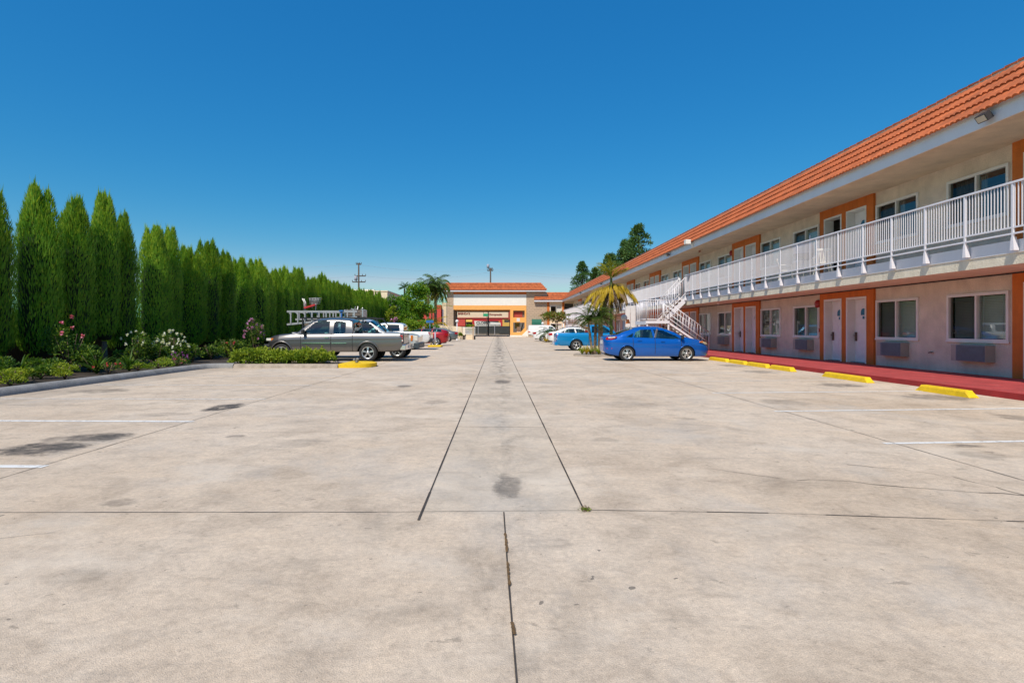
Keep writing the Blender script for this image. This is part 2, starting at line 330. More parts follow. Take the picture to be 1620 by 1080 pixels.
# ------------------------------------------------------------------ mesh helpers
class MB:
    def __init__(s): s.v = []; s.f = []; s.m = []; s.sm = []
    def add(s, vs, fs, mi=0, smooth=False):
        o = len(s.v); s.v += [tuple(v) for v in vs]
        for f in fs:
            s.f.append(tuple(i + o for i in f)); s.m.append(mi); s.sm.append(smooth)
    def box(s, x0, x1, y0, y1, z0, z1, mi=0, rot=None, piv=(0, 0, 0)):
        vs = [(x, y, z) for z in (z0, z1) for y in (y0, y1) for x in (x0, x1)]
        if rot is not None:
            p = Vector(piv); vs = [rot @ (Vector(v) - p) + p for v in vs]
        s.add(vs, [(0, 2, 3, 1), (4, 5, 7, 6), (0, 1, 5, 4), (2, 6, 7, 3), (0, 4, 6, 2), (1, 3, 7, 5)], mi)
    def bar(s, a, b, w, h, mi=0, up=(0, 0, 1)):
        a, b = Vector(a), Vector(b); d = (b - a).normalized(); u = Vector(up)
        if abs(d.dot(u)) > .98: u = Vector((1, 0, 0))
        r = d.cross(u).normalized(); u = r.cross(d).normalized()
        vs = [p + r * (sx * w / 2) + u * (sz * h / 2) for p in (a, b) for sz in (-1, 1) for sx in (-1, 1)]
        s.add(vs, [(0, 1, 3, 2), (4, 6, 7, 5), (0, 4, 5, 1), (2, 3, 7, 6), (0, 2, 6, 4), (1, 5, 7, 3)], mi)
    def tube(s, pts, rad, n=8, mi=0, cap=True):
        pts = [Vector(p) for p in pts]; rs = rad if isinstance(rad, (list, tuple)) else [rad] * len(pts)
        vs = []; fs = []; pr = None
        for i, p in enumerate(pts):
            d = (pts[min(i + 1, len(pts) - 1)] - pts[max(i - 1, 0)]).normalized()
            u = Vector((0, 0, 1)) if abs(d.z) < .95 else Vector((1, 0, 0))
            if pr is not None: u = pr
            r = d.cross(u).normalized(); u = r.cross(d).normalized(); pr = u
            for k in range(n):
                a = 2 * PI * k / n; vs.append(p + (r * math.cos(a) + u * math.sin(a)) * rs[i])
        for i in range(len(pts) - 1):
            for k in range(n):
                k2 = (k + 1) % n; fs.append((i * n + k, i * n + k2, (i + 1) * n + k2, (i + 1) * n + k))
        s.add(vs, fs, mi, True)
        if cap:
            o = len(s.v) - len(vs)
            s.f.append(tuple(o + k for k in range(n))[::-1]); s.m.append(mi); s.sm.append(False)
            s.f.append(tuple(o + (len(pts) - 1) * n + k for k in range(n))); s.m.append(mi); s.sm.append(False)
    def lathe(s, prof, c=(0, 0, 0), n=20, axis='z', mi=0, smooth=True):
        vs = []; fs = []
        for r, h in prof:
            for k in range(n):
                a = 2 * PI * k / n
                p = (r * math.cos(a), r * math.sin(a), h)
                if axis == 'y': p = (p[0], p[2], p[1])
                if axis == 'x': p = (p[2], p[0], p[1])
                vs.append((p[0] + c[0], p[1] + c[1], p[2] + c[2]))
        for i in range(len(prof) - 1):
            for k in range(n):
                k2 = (k + 1) % n; fs.append((i * n + k, i * n + k2, (i + 1) * n + k2, (i + 1) * n + k))
        s.add(vs, fs, mi, smooth)
    def prism(s, poly, y0, y1, mi=0, plane='xz'):
        n = len(poly)
        def P(a, b, d): return (a, d, b) if plane == 'xz' else ((d, a, b) if plane == 'yz' else (a, b, d))
        vs = [P(a, b, y0) for a, b in poly] + [P(a, b, y1) for a, b in poly]
        s.add(vs, [tuple(range(n)), tuple(range(2 * n - 1, n - 1, -1))] + [(i, i + n, (i + 1) % n + n, (i + 1) % n) for i in range(n)], mi)
    def leaf(s, p, d, n, ln, w, mi=0):
        """pointed leaf starting at p, along d, facing n"""
        d = Vector(d).normalized(); r = d.cross(Vector(n))
        if r.length < 1e-4: r = d.orthogonal()
        r.normalize(); p = Vector(p)
        s.add([p, p + d * ln * .45 + r * w * .5, p + d * ln, p + d * ln * .45 - r * w * .5], [(0, 1, 2, 3)], mi)
    def build(s, name, mats, parent=None, org=(0, 0, 0), sharp=None):
        me = bpy.data.meshes.new(name)
        ox, oy, oz = org
        me.from_pydata([(v[0] - ox, v[1] - oy, v[2] - oz) for v in s.v], [], s.f)
        for m in (mats if isinstance(mats, (list, tuple)) else [mats]): me.materials.append(MATS[m] if isinstance(m, str) else m)
        me.polygons.foreach_set('material_index', s.m); me.polygons.foreach_set('use_smooth', s.sm)
        if sharp is not None or True:
            bm = bmesh.new(); bm.from_mesh(me)
            if sharp is not None:
                for e in bm.edges:
                    if len(e.link_faces) == 2 and e.calc_face_angle(0) > sharp: e.smooth = False
            bmesh.ops.recalc_face_normals(bm, faces=bm.faces) if len(s.f) < 60000 and not getattr(s, 'raw', False) else None
            bm.to_mesh(me); bm.free()
        me.update()
        return link(name, me, parent)
def link(name, me, parent=None, loc=None, rotz=None):
    o = bpy.data.objects.new(name, me); COL.objects.link(o)
    if parent is not None: o.parent = parent
    if loc is not None: o.location = loc
    if rotz is not None: o.rotation_euler = (0, 0, rotz)
    return o
def tag(o, label=None, cat=None, group=None, kind=None):
    if label: o['label'] = label
    if cat: o['category'] = cat
    if group: o['group'] = group
    if kind: o['kind'] = kind
    return o
def thing(name, label, cat, loc=(0, 0, 0), rotz=0, group=None):
    o = bpy.data.objects.new(name, None); COL.objects.link(o); o.empty_display_size = .2
    o.location = loc; o.rotation_euler = (0, 0, rotz)
    return tag(o, label, cat, group)
def dup(root, loc, rotz=None, label=None, scale=None):
    def cp(o, par):
        c = o.copy(); COL.objects.link(c)
        if par is not None: c.parent = par
        for ch in [q for q in o.children]: cp(ch, c)
        return c
    r = cp(root, None); r.location = loc
    if rotz is not None: r.rotation_euler = (0, 0, rotz)
    if scale is not None: r.scale = scale
    if label: r['label'] = label
    return r
def holes_wall(mb, plane_x, y0, y1, z0, z1, holes, thick, mi=0, axis='x'):
    """upright slab at x (outer face) .. x+thick with rectangular openings"""
    ys = sorted({y0, y1, *[h[0] for h in holes], *[h[1] for h in holes]}); zs = sorted({z0, z1, *[h[2] for h in holes], *[h[3] for h in holes]})
    ys = [y for y in ys if y0 <= y <= y1]; zs = [z for z in zs if z0 <= z <= z1]
    def solid(i, j):
        if i < 0 or j < 0 or i >= len(ys) - 1 or j >= len(zs) - 1: return False
        cy, cz = (ys[i] + ys[i + 1]) / 2, (zs[j] + zs[j + 1]) / 2
        return not any(h[0] < cy < h[1] and h[2] < cz < h[3] for h in holes)
    a, b = plane_x, plane_x + thick
    def Q(pts):
        if axis == 'y': pts = [(p[1], p[0], p[2]) for p in pts]
        mb.add(pts, [(0, 1, 2, 3)], mi)
    for i in range(len(ys) - 1):
        for j in range(len(zs) - 1):
            if not solid(i, j): continue
            A, B, C, D = ys[i], ys[i + 1], zs[j], zs[j + 1]
            Q([(a, A, C), (a, A, D), (a, B, D), (a, B, C)]); Q([(b, A, C), (b, B, C), (b, B, D), (b, A, D)])
            if not solid(i - 1, j): Q([(a, A, C), (b, A, C), (b, A, D), (a, A, D)])
            if not solid(i + 1, j): Q([(a, B, C), (a, B, D), (b, B, D), (b, B, C)])
            if not solid(i, j - 1): Q([(a, A, C), (a, B, C), (b, B, C), (b, A, C)])
            if not solid(i, j + 1): Q([(a, A, D), (b, A, D), (b, B, D), (a, B, D)])
def text(name, body, size, loc, rot, m, parent, ext=.01, bold=0.0, align='CENTER'):
    cu = bpy.data.curves.new(name, 'FONT'); cu.body = body; cu.size = size; cu.extrude = ext; cu.offset = bold
    cu.align_x = align; cu.align_y = 'CENTER'; cu.materials.append(MATS[m])
    tmp = bpy.data.objects.new(name, cu); COL.objects.link(tmp)
    bpy.context.view_layer.update()
    me = bpy.data.meshes.new_from_object(tmp.evaluated_get(bpy.context.evaluated_depsgraph_get())); bpy.data.objects.remove(tmp)
    o = link(name, me, parent, loc); o.rotation_euler = rot
    return o

# ------------------------------------------------------------------ camera, light, sky
cam = bpy.data.cameras.new('camera'); co = bpy.data.objects.new('camera', cam); COL.objects.link(co)
co.location = (0, 0, H); co.rotation_euler = (PI / 2, 0, 0)
cam.sensor_width = 36; cam.lens = 20.; cam.shift_x = 23 / 1620; cam.shift_y = -20 / 1620; cam.clip_end = 5000; cam.clip_start = .05
SC.camera = co
SUN = Vector((-.32, -.68, 1.)).normalized()
sl = bpy.data.lights.new('sun', 'SUN'); sl.energy = 4.1; sl.angle = R(.53); sl.color = (1, .92, .80)
so = bpy.data.objects.new('sun', sl); COL.objects.link(so); so.rotation_euler = SUN.to_track_quat('Z', 'Y').to_euler(); so.location = (-8, -30, 50)
w = bpy.data.worlds.new('World'); SC.world = w; w.use_nodes = True
nt = w.node_tree; nt.nodes.clear()
sky = N(nt, 'ShaderNodeTexSky', sky_type='NISHITA'); sky.sun_disc = False
sky.sun_elevation = math.asin(SUN.z); sky.sun_rotation = math.atan2(SUN.x, SUN.y) % (2 * PI)
sky.air_density = 1.0; sky.dust_density = .6; sky.ozone_density = 3.0; sky.altitude = 50
bg = N(nt, 'ShaderNodeBackground'); bg.inputs[1].default_value = .15
sp = N(nt, 'ShaderNodeSeparateColor'); L(nt, sky.outputs[0], sp.inputs[0])      # grade: deeper, more saturated clear-day blue
sr, sg, sb = sp.outputs[0], sp.outputs[1], sp.outputs[2]
nb = mth(nt, 'MULTIPLY', mth(nt, 'POWER', mth(nt, 'MULTIPLY', sb, .115), .50), 4.85)
ng = mth(nt, 'MULTIPLY', nb, mth(nt, 'MULTIPLY', mth(nt, 'POWER', mth(nt, 'DIVIDE', sg, sb), 1.72), 1.05))
nr_ = mth(nt, 'MULTIPLY', nb, mth(nt, 'MINIMUM', mth(nt, 'MULTIPLY', mth(nt, 'POWER', mth(nt, 'DIVIDE', sr, sb), 4.2), 3.9), .60))
cc = N(nt, 'ShaderNodeCombineColor'); L(nt, nr_, cc.inputs[0]); L(nt, ng, cc.inputs[1]); L(nt, nb, cc.inputs[2]); L(nt, cc.outputs[0], bg.inputs[0])
L(nt, bg.outputs[0], N(nt, 'ShaderNodeOutputWorld').inputs[0])
SC.view_settings.view_transform = 'Standard'; SC.view_settings.look = 'None'; SC.view_settings.exposure = .15; SC.view_settings.gamma = 1
SC.cycles.max_bounces = 8; SC.cycles.transparent_max_bounces = 24; SC.cycles.caustics_reflective = False; SC.cycles.caustics_refractive = False

# ------------------------------------------------------------------ ground and paving
def sheet(name, x0, x1, y0, y1, z, m, parent=None, kind='structure'):
    mb = MB(); mb.add([(x0, y0, z), (x1, y0, z), (x1, y1, z), (x0, y1, z)], [(0, 1, 2, 3)])
    o = mb.build(name, m, parent)
    if kind and parent is None: tag(o, kind=kind)
    return o
sheet('ground', -1500, 1500, -300, 2500, -.012, 'earth')
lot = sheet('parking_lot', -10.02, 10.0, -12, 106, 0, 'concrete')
sheet('road', -300, 300, 106, 121.5, -.004, 'asphalt')
rng = random.Random(3)
def joint(pts, w0=.022, name='joint', m='joint', z=.004, jit=.25, seed=1):
    """a strip following pts with slightly ragged width"""
    r = random.Random(seed); mb = MB(); P = []
    for a, b in zip(pts[:-1], pts[1:]):
        n = max(2, int((Vector(b) - Vector(a)).length / .35))
        for i in range(n): P.append(Vector(a).lerp(Vector(b), i / n))
    P.append(Vector(pts[-1]))
    if name == 'crack':
        off = 0
        for k in range(1, len(P) - 1):
            off = off * .7 + r.gauss(0, .03); P[k] = P[k] + Vector((r.gauss(0, .03), off))
        w0 *= .55
    for i in range(len(P) - 1):
        d = (P[i + 1] - P[i]).normalized(); nrm = Vector((-d.y, d.x))
        wa = w0 * (1 + r.uniform(-jit, jit)) / 2; wb = wa if i == len(P) - 2 else w0 / 2
        vs = [P[i] - nrm * wa, P[i] + nrm * wa, P[i + 1] + nrm * wa, P[i + 1] - nrm * wa]
        mb.add([(v.x, v.y, z) for v in vs], [(0, 1, 2, 3)])
    return mb.build(name, m, lot)
joint([(-.561, 4.04), (-.561, 40), (-.56, 97)], .015, seed=2)
joint([(.649, 4.32), (.645, 40), (.64, 97)], .015, seed=3)
joint([(.047, 4.22), (.058, 3.2), (.075, 2.15), (.08, -3)], .0105, seed=4)
joint([(-9.9, 4.19), (-.9, 4.22)], .0075, seed=5)
joint([(-.9, 4.22), (.62, 4.26)], .004, seed=6)
joint([(.66, 4.27), (2.0, 4.2), (4.0, 3.98), (9, 3.6)], .010, jit=.7, seed=7)
joint([(-4.52, 4.3), (-4.5, 30)], .009, seed=8)
joint([(4.72, 4.1), (4.70, 30)], .009, seed=9)
joint([(-.55, 7.9), (.64, 7.85)], .008, jit=.6, seed=10)
joint([(-4.5, 7.4), (-.55, 7.6)], .004, jit=.6, seed=11)
joint([(.64, 12.4), (4.7, 12.4)], .005, jit=.6, seed=12)
joint([(-4.5, 12.6), (-.55, 12.6)], .005, jit=.6, seed=13)
joint([(-9.9, 10.2), (-6.6, 10.1), (-5.6, 10.6)], .006, jit=.7, seed=14)
pc = lambda x, y: (px(x, F * H / (y - 520)), F * H / (y - 520))
joint([pc(1120, 741), pc(1200, 752), pc(1270, 762), pc(1350, 765), pc(1430, 772), pc(1560, 782), pc(1640, 786)], .012, 'crack', jit=.8, seed=15)
joint([pc(1450, 746), pc(1500, 753), pc(1560, 768), pc(1620, 783)], .010, 'crack', jit=.8, seed=16)
joint([pc(0, 852), pc(60, 845), pc(100, 838)], .006, 'crack', jit=.8, seed=18)
joint([pc(700, 668), pc(640, 672), pc(560, 676)], .006, 'crack', jit=.8, seed=19)
joint([pc(1340, 735), pc(1400, 741), pc(1440, 744)], .010, 'crack', jit=.8, seed=20)
def weeds(name, x, y, n, s, m, seed):
    r = random.Random(seed); mb = MB()
    for i in range(n):
        p = (x + r.gauss(0, s), y + r.gauss(0, s * 1.3), .004)
        mb.leaf(p, (r.uniform(-1, 1), r.uniform(-1, 1), r.uniform(.3, 1.2)), (r.uniform(-1, 1), r.uniform(-1, 1), .4), r.uniform(.012, .03), .008, r.randint(0, 1))
    return mb.build(name, m)
tag(weeds('weeds', .655, 4.26, 110, .022, ['shrub_weed', 'rust_weed'], 5), kind='stuff', label='small tuft of weeds in the joint corner', cat='weeds')
for (x, y0, y1, sd) in ((.051, 3.45, 3.78, 6), (.0575, 3.0, 3.32, 7), (.0685, 2.52, 2.63, 8)):
    rr = random.Random(sd); mb = MB(); K = 14; ws = [.0075 * rr.uniform(.6, 1.5) * (1 if 0 < k < K else .3) for k in range(K + 1)]
    q = [(x + .008 * k / K + rr.uniform(-.002, .002), y1 + (y0 - y1) * k / K) for k in range(K + 1)]
    for k in range(K): mb.add([(q[k][0] - ws[k], q[k][1], .008), (q[k][0] + ws[k], q[k][1], .008), (q[k + 1][0] + ws[k + 1], q[k + 1][1], .008), (q[k + 1][0] - ws[k + 1], q[k + 1][1], .008)], [(0, 1, 2, 3)])
    mb.build('joint_debris', 'rust_weed', lot)
def stripe(pa, pb, wd=.105, m='line_white'):
    a, b = Vector(pa), Vector(pb); d = (b - a).normalized(); n = Vector((-d.y, d.x)) * wd / 2
    r = random.Random(int(a.y * 100)); K = 40; mb = MB()
    for i in range(K):
        p, q = a.lerp(b, i / K), a.lerp(b, (i + 1) / K)
        k0, k1 = 1 + r.uniform(-.12, .05), 1
        vs = [p - n * k0, q - n * k0, q + n * k0, p + n * k0]
        mb.add([(v.x, v.y, .004) for v in vs], [(0, 1, 2, 3)])
    return mb.build('parking_line', m, lot)
for i, Y in enumerate((5.61, 8.34, 10.97, 13.69, 16.36)):
    stripe((-4.46 - (.0 if i else .0), Y - .0), (-9.7, Y + .12), .115 if i < 2 else .10, 'line_white' if i < 2 else ('line_faded'))
for i, (x, Y) in enumerate(((4.58, 6.74), (4.56, 9.37), (4.55, 12.05), (4.6, 14.7), (4.6, 17.4))):
    stripe((x, Y), (9.9, Y + .42), .095, 'line_white' if i < 3 else 'line_faded')
for Y in (24.6, 27.4, 30.1): stripe((4.7, Y), (9.8, Y + .3), .1, 'line_faded')
for Y in (25.3, 33.1, 41): stripe((-4.5, Y), (-9.6, Y), .1, 'line_faded')

# kerb with rounded top along the planted bed
def kerb(name, path, m, w_=.26, h=.165, parent=None):
    mb = MB(); prof = [(-w_ / 2, 0), (-w_ / 2, h - .03), (-w_ / 2 + .035, h - .008), (-.02, h), (w_ / 2 - .1, h - .012), (w_ / 2 - .03, h - .055), (w_ / 2, h - .12), (w_ / 2 + .01, 0)]
    n = len(prof); vs = []; fs = []; P = [Vector(p) for p in path]
    for i, p in enumerate(P):
        d = (P[min(i + 1, len(P) - 1)] - P[max(0, i - 1)]).normalized(); nr = Vector((d.y, -d.x))
        for a, b in prof: q = p + nr * a; vs.append((q.x, q.y, b))
    for i in range(len(P) - 1):
        for k in range(n - 1): fs.append((i * n + k, i * n + k + 1, (i + 1) * n + k + 1, (i + 1) * n + k))
    fs.append(tuple(range(n))); fs.append(tuple(range((len(P) - 1) * n, len(P) * n))[::-1])
    mb.add(vs, fs, 0, True)
    o = mb.build(name, m, parent, sharp=R(50)); return o
kp = [(-10.12, y) for y in range(2, 19)] + [(-10.11, 18.8), (-10.02, 19.35), (-9.8, 19.72), (-9.45, 19.83), (-9.18, 19.84)]
tag(kerb('kerb', kp, 'kerb'), kind='structure')
tag(kerb('kerb', [(-9.95, 21.7), (-9.95, 45), (-9.95, 72)], 'kerb'), kind='structure')
sheet('flower_bed', -17, -10.15, 1.5, 74, .10, 'soil')
# island in front of the pickups, with yellow nose
o = kerb('island_kerb', [(-9.17, 19.81), (-7.5, 19.81), (-5.55, 19.8)], 'kerb_warm', .16, .145); tag(o, kind='structure')
o = kerb('island_kerb', [(-5.55, 21.5), (-9.8, 21.5)], 'kerb_warm', .16, .145); tag(o, kind='structure')
sheet('island_soil', -10.0, -4.75, 19.88, 21.45, .09, 'soil')
nose = [(-5.545, 19.80), (-5.1, 19.78), (-4.75, 19.85), (-4.48, 20.05), (-4.38, 20.4), (-4.42, 20.9), (-4.6, 21.25), (-4.9, 21.45), (-5.54, 21.5)]
mb = MB(); N0 = len(nose)
vs = [(x, y, 0) for x, y in nose] + [(x, y, .135) for x, y in nose] + [(-5.0 + (x + 5.0) * .86, 20.62 + (y - 20.62) * .86, .155) for x, y in nose]
fs = [(i, i + 1, N0 + i + 1, N0 + i) for i in range(N0 - 1)] + [(N0 + i, N0 + i + 1, 2 * N0 + i + 1, 2 * N0 + i) for i in range(N0 - 1)] + [tuple(range(2 * N0, 3 * N0))]
mb.add(vs, fs, 0, True)
tag(mb.build('island_nose', 'yellow_paint', sharp=R(40)), kind='structure')
mb = MB(); r = random.Random(5)
for k in range(5):
    q = Vector((r.uniform(-.06, .06), r.uniform(-.06, .06), .04 + k * .022))
    mb.lathe([(.001, -.05), (.045, -.035), (.055, 0), (.04, .035), (.001, .05)], q, 8)
o = mb.build('rubble_lump', 'kerb'); o.location = (-5.0, 20.1, .16); tag(o, 'small grey lump of broken concrete on the yellow island nose', 'rubble')

# red walkway in front of the rooms
walk = tag(MB().build('walkway', 'red_floor'), kind='structure')
bpy.data.objects.remove(walk)
mb = MB(); mb.box(10.0, 13.25, 4, 97.9, -.01, .12, 0); walk = tag(mb.build('walkway', 'red_floor'), kind='structure')
mb = MB(); mb.box(9.94, 9.998, 4, 97.9, -.01, .1225, 0); tag(mb.build('walkway_kerb', 'kerb_red'), kind='structure')

def wheel_stop(y0, y1, label, x=9.36):
    Ln = y1 - y0; mb = MB(); ys = [0, .13, Ln - .13, Ln]
    prof = [(-.10, 0), (-.085, .10), (-.06, .135), (.06, .135), (.085, .10), (.10, 0)]
    vs = []
    for i, y in enumerate(ys):
        for a, b in prof: vs.append((a, y, b if i in (1, 2) else b * .12))
    n = len(prof); fs = [(i * n + k, i * n + k + 1, (i + 1) * n + k + 1, (i + 1) * n + k) for i in range(3) for k in range(n - 1)]
    fs += [tuple(range(n)), tuple(range(3 * n, 4 * n))[::-1]]
    mb.add(vs, fs); o = mb.build('wheel_stop', 'yellow_paint'); o.location = (x, y0, .002); o.rotation_euler = (0, 0, random.Random(int(y0)).uniform(-.012, .012))
    return tag(o, label, 'wheel stop', 'yellow wheel stops along the red walkway')
wheel_stop(11.16, 12.62, 'yellow concrete wheel stop in front of the nearest big window')
wheel_stop(14.25, 16.3, 'yellow concrete wheel stop before the second window, longest in view')
wheel_stop(17.95, 19.45, 'yellow concrete wheel stop in front of the nearest white doors')
wheel_stop(19.6, 21.2, 'yellow concrete wheel stop touching the end of the next one, before the doors')
wheel_stop(21.35, 22.9, 'yellow concrete wheel stop second from the nose of the blue sedan')
wheel_stop(23.1, 25.0, 'yellow concrete wheel stop at the nose of the blue sedan', 9.38)
wheel_stop(31.5, 33.3, 'yellow wheel stop hidden behind the blue sedan')

# ------------------------------------------------------------------ motel
W = 13.0; Y0, Y1 = 3.5, 97.9; Z1, ZS, ZF, ZE = .12, 2.78, 3.30, 6.02
ORG = (12.5, 50, 0)
motel = thing('motel_building', 'long two storey beige motel with white balcony and orange tile roof', 'motel', ORG)
PB = 8.53; N0_ = 19.55
bays = [N0_ + PB * k for k in range(-1, 9)]
def win_rects(n): return [(n - 2.01, n - .05), (n - 5.12, n - 3.13)]
def door_rects(n): return [(n + .43, n + 1.43), (n + 1.86, n + 2.93)]
def bays_win():
    for n in bays + [bays[-1] + PB]:
        for a in win_rects(n): yield a
lowh = []; upph = []
for a, b in bays_win():
    if b < Y1 - .3: lowh.append((a, b, 1.01, 2.33)); upph.append((a, b, 4.26, 5.58))
for n in bays:
    lowh.append((n + .2, n + 3.06, Z1, 2.60)); upph.append((n + .2, n + 3.06, ZF, 5.80))
mb = MB(); holes_wall(mb, W, Y0, Y1, Z1 - .05, ZS + .3, lowh, .16); mb.build('lower_wall', 'stucco', motel, ORG)
mb = MB(); holes_wall(mb, W, Y0, Y1, ZF - .2, ZE + .02, upph, .16); mb.build('upper_wall', 'stucco', motel, ORG)
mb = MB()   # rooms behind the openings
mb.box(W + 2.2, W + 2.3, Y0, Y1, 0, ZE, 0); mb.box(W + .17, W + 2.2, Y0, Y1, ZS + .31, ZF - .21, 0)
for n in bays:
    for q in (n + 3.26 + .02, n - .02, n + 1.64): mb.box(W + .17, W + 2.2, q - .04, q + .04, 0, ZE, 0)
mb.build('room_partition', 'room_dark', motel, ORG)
mb = MB(); mb.box(W + .16, 26, Y0 - .2, Y0, 0, 6.3); mb.box(25.8, 26, Y0, Y1, 0, 6.3); mb.box(12.99, 26, Y0 - .25, Y0 - .2, 0, 6.0)
mb.build('end_wall', 'stucco', motel, ORG)
# balcony slab
mb = MB(); mb.box(11.37, W + .15, Y0, Y1, ZS, ZF - .26); o = mb.build('balcony_soffit', 'slab_edge', motel, ORG)
mb = MB(); mb.box(11.50, W + .02, Y0, Y1, ZF - .262, ZF); mb.build('balcony_floor', 'slab_edge', motel, ORG)
mb = MB(); mb.box(11.350, 11.498, Y0, Y1, ZF - .27, ZF + .01)
for i in range(36): mb.box(11.346, 11.351, 5 + i * 2.55, 5.02 + i * 2.55, ZF - .268, ZF + .005)
mb.build('balcony_fascia', 'fascia_white', motel, ORG)
mb = MB(); mb.tube([(12.95, Y0, ZS - .03), (12.95, Y1, ZS - .03)], .018, 6); mb.build('conduit', 'dark', motel, ORG)
# soffit and eaves
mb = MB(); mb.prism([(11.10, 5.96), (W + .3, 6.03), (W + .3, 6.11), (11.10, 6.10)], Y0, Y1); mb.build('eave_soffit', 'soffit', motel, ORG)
mb = MB(); mb.box(11.06, 11.098, Y0, Y1 - .9, 5.945, 6.33); mb.build('eave_fascia', 'fascia_white', motel, ORG)
def tiles(mb, A, B, inn, rise, run, courses=4, period=.165, cutA=0, cutB=0, amp=.02, lift=.045):
    """courses of roll tile on a slope; A,B eave ends, inn = horizontal unit vector up-slope"""
    A, B, inn = Vector(A), Vector(B), Vector(inn); al = (B - A); Ln = al.length; al.normalize()
    up = (inn * run + Vector((0, 0, rise))); sl_ = up.length; up.normalize(); nr = al.cross(up)
    if nr.z < 0: nr = -nr
    r = random.Random(9)
    for c in range(courses):
        t0, t1 = c / courses, min(1.0, (c + 1.18) / courses)
        a0, a1 = cutA * t0, Ln - cutB * t0
        n = max(2, int((a1 - a0) / period * 6)); vs = []; fs = []
        for i in range(n + 1):
            s = a0 + (a1 - a0) * i / n; ph = s / period * 2 * PI
            wv = abs(math.sin(ph / 2)) ** .8 * amp * 2
            j = (r.random() - .5) * .004
            p0 = A + al * s + up * (sl_ * t0 + j); p1 = A + al * s + up * (sl_ * t1)
            vs += [p0 + nr * (lift - .035 + wv * .6), p0 + nr * (lift + wv), p1 + nr * (.004 + wv * .5)]
        for i in range(n):
            b = i * 3; fs += [(b, b + 3, b + 4, b + 1), (b + 1, b + 4, b + 5, b + 2)]
        mb.add(vs, fs, 0, True)
rf = MB(); E = Vector((10.95, 0, 6.25)); RR = Vector((12.47, 0, 7.69))
tiles(rf, (E.x, Y0, E.z), (E.x, Y1 - 1.0, E.z), (1, 0, 0), 1.44, 1.52, 4, cutB=-1.52)
roof = rf.build('roof', 'tile', motel, ORG, sharp=R(40))
mb = MB()    # deck under the tiles, flat roof behind, ridge caps
mb.prism([(11.135, 6.40), (11.135, 6.12), (26, 6.12), (26, 7.1), (12.9, 7.1), (12.53, 7.62)], Y0, Y1, plane='xz')
mb.build('roof_deck', 'tile', roof, (0, 0, 0)).matrix_parent_inverse = Matrix()
roof.children[0].location = (-ORG[0], -ORG[1], 0)
mb = MB()
r = random.Random(4)
k = 0; y = Y0
while y < Y1:
    mb.bar((12.50, y, 7.735), (12.52, y + .37, 7.745 + .02), .17, .05 + r.uniform(0, .012)); y += .36
mb2 = MB(); mb2.v = mb.v; mb2.f = mb.f; mb2.m = mb.m; mb2.sm = mb.sm
o = mb2.build('ridge_cap', 'tile', roof); o.location = (-ORG[0], -ORG[1], 0)
mb = MB(); mb.box(12.42, 12.5, Y0, Y1, 7.62, 7.712); o = mb.build('ridge_flashing', 'kerb_warm', roof); o.location = (-ORG[0], -ORG[1], 0)

# windows
def window_mesh(wd, ht):
    fr = MB(); t = .075
    fr.box(-.045, .07, 0, wd, 0, t); fr.box(-.045, .07, 0, wd, ht - t, ht); fr.box(-.045, .07, 0, t, t, ht - t); fr.box(-.045, .07, wd - t, wd, t, ht - t)
    fr.box(-.04, .065, wd / 2 - .03, wd / 2 + .03, t, ht - t)
    fr.box(-.052, -.046, -.02, wd + .02, -.025, .03)
    return fr
def pane_mb(y0, y1, z0, z1, x=.02):
    m = MB(); m.add([(x, y0, z0), (x, y1, z0), (x, y1, z1), (x, y0, z1)], [(0, 1, 2, 3)]); return m
WD, HT = 1.98, 1.32
_f = window_mesh(WD, HT).build('window', 'white_trim'); me_fr = _f.data; bpy.data.objects.remove(_f)
def keep(mb, nm, m):
    o = mb.build(nm, m); d = o.data; bpy.data.objects.remove(o); return d
me_pl = keep(pane_mb(WD / 2, WD - .07, .07, HT - .07), 'pane', 'pane_screen')   # far sash carries the insect screen
me_pr = keep(pane_mb(.07, WD / 2, .07, HT - .07, .03), 'pane', 'pane')
bl = MB()
nsl = 26
for i in range(nsl):
    z = .09 + i * (HT - .18) / nsl; bl.add([(.13, .08, z), (.13, WD - .08, z), (.155, WD - .08, z + .042), (.155, .08, z + .042)], [(0, 1, 2, 3)])
me_bl = keep(bl, 'blind', 'blind')
gr = MB()
for y0, y1 in ((.09, WD / 2 - .04), (WD / 2 + .05, WD - .09)):
    gr.box(.034, .042, y0, y1, .22, .235); gr.box(.034, .042, y0, y1, HT - .22, HT - .205); gr.box(.034, .042, y0 + .13, y0 + .145, .08, HT - .08); gr.box(.034, .042, y1 - .145, y1 - .13, .08, HT - .08)
me_gr = keep(gr, 'glazing_bar', 'aluminium')
cu = MB(); n = 40
vs = []; 
for i in range(n + 1):
    y = WD / 2 - .1 + (WD / 2 + .02) * i / n; x = .2 + .03 * math.sin(i * 1.7); vs += [(x, y, .06), (x, y, HT - .06)]
cu.add(vs, [(2 * i, 2 * i + 2, 2 * i + 3, 2 * i + 1) for i in range(n)], 0, True)
me_cu = keep(cu, 'curtain', 'curtain')
def add_part(name, me, parent, loc=(0, 0, 0)):
    return link(name, me, parent, loc)
acm = MB(); acm.box(-.27, .03, 0, 1.12, 0, .44, 0)
me_ac = keep(acm, 'air_conditioner', 'ac_case')
ag = MB()
for i in range(15): ag.bar((-.285, .02, .03 + i * .0275), (-.285, .93, .03 + i * .0275), .022, .012)
ag.box(-.272, -.268, .01, .95, .01, .43)
me_ag = keep(ag, 'grille', 'ac_grille')
k = 0
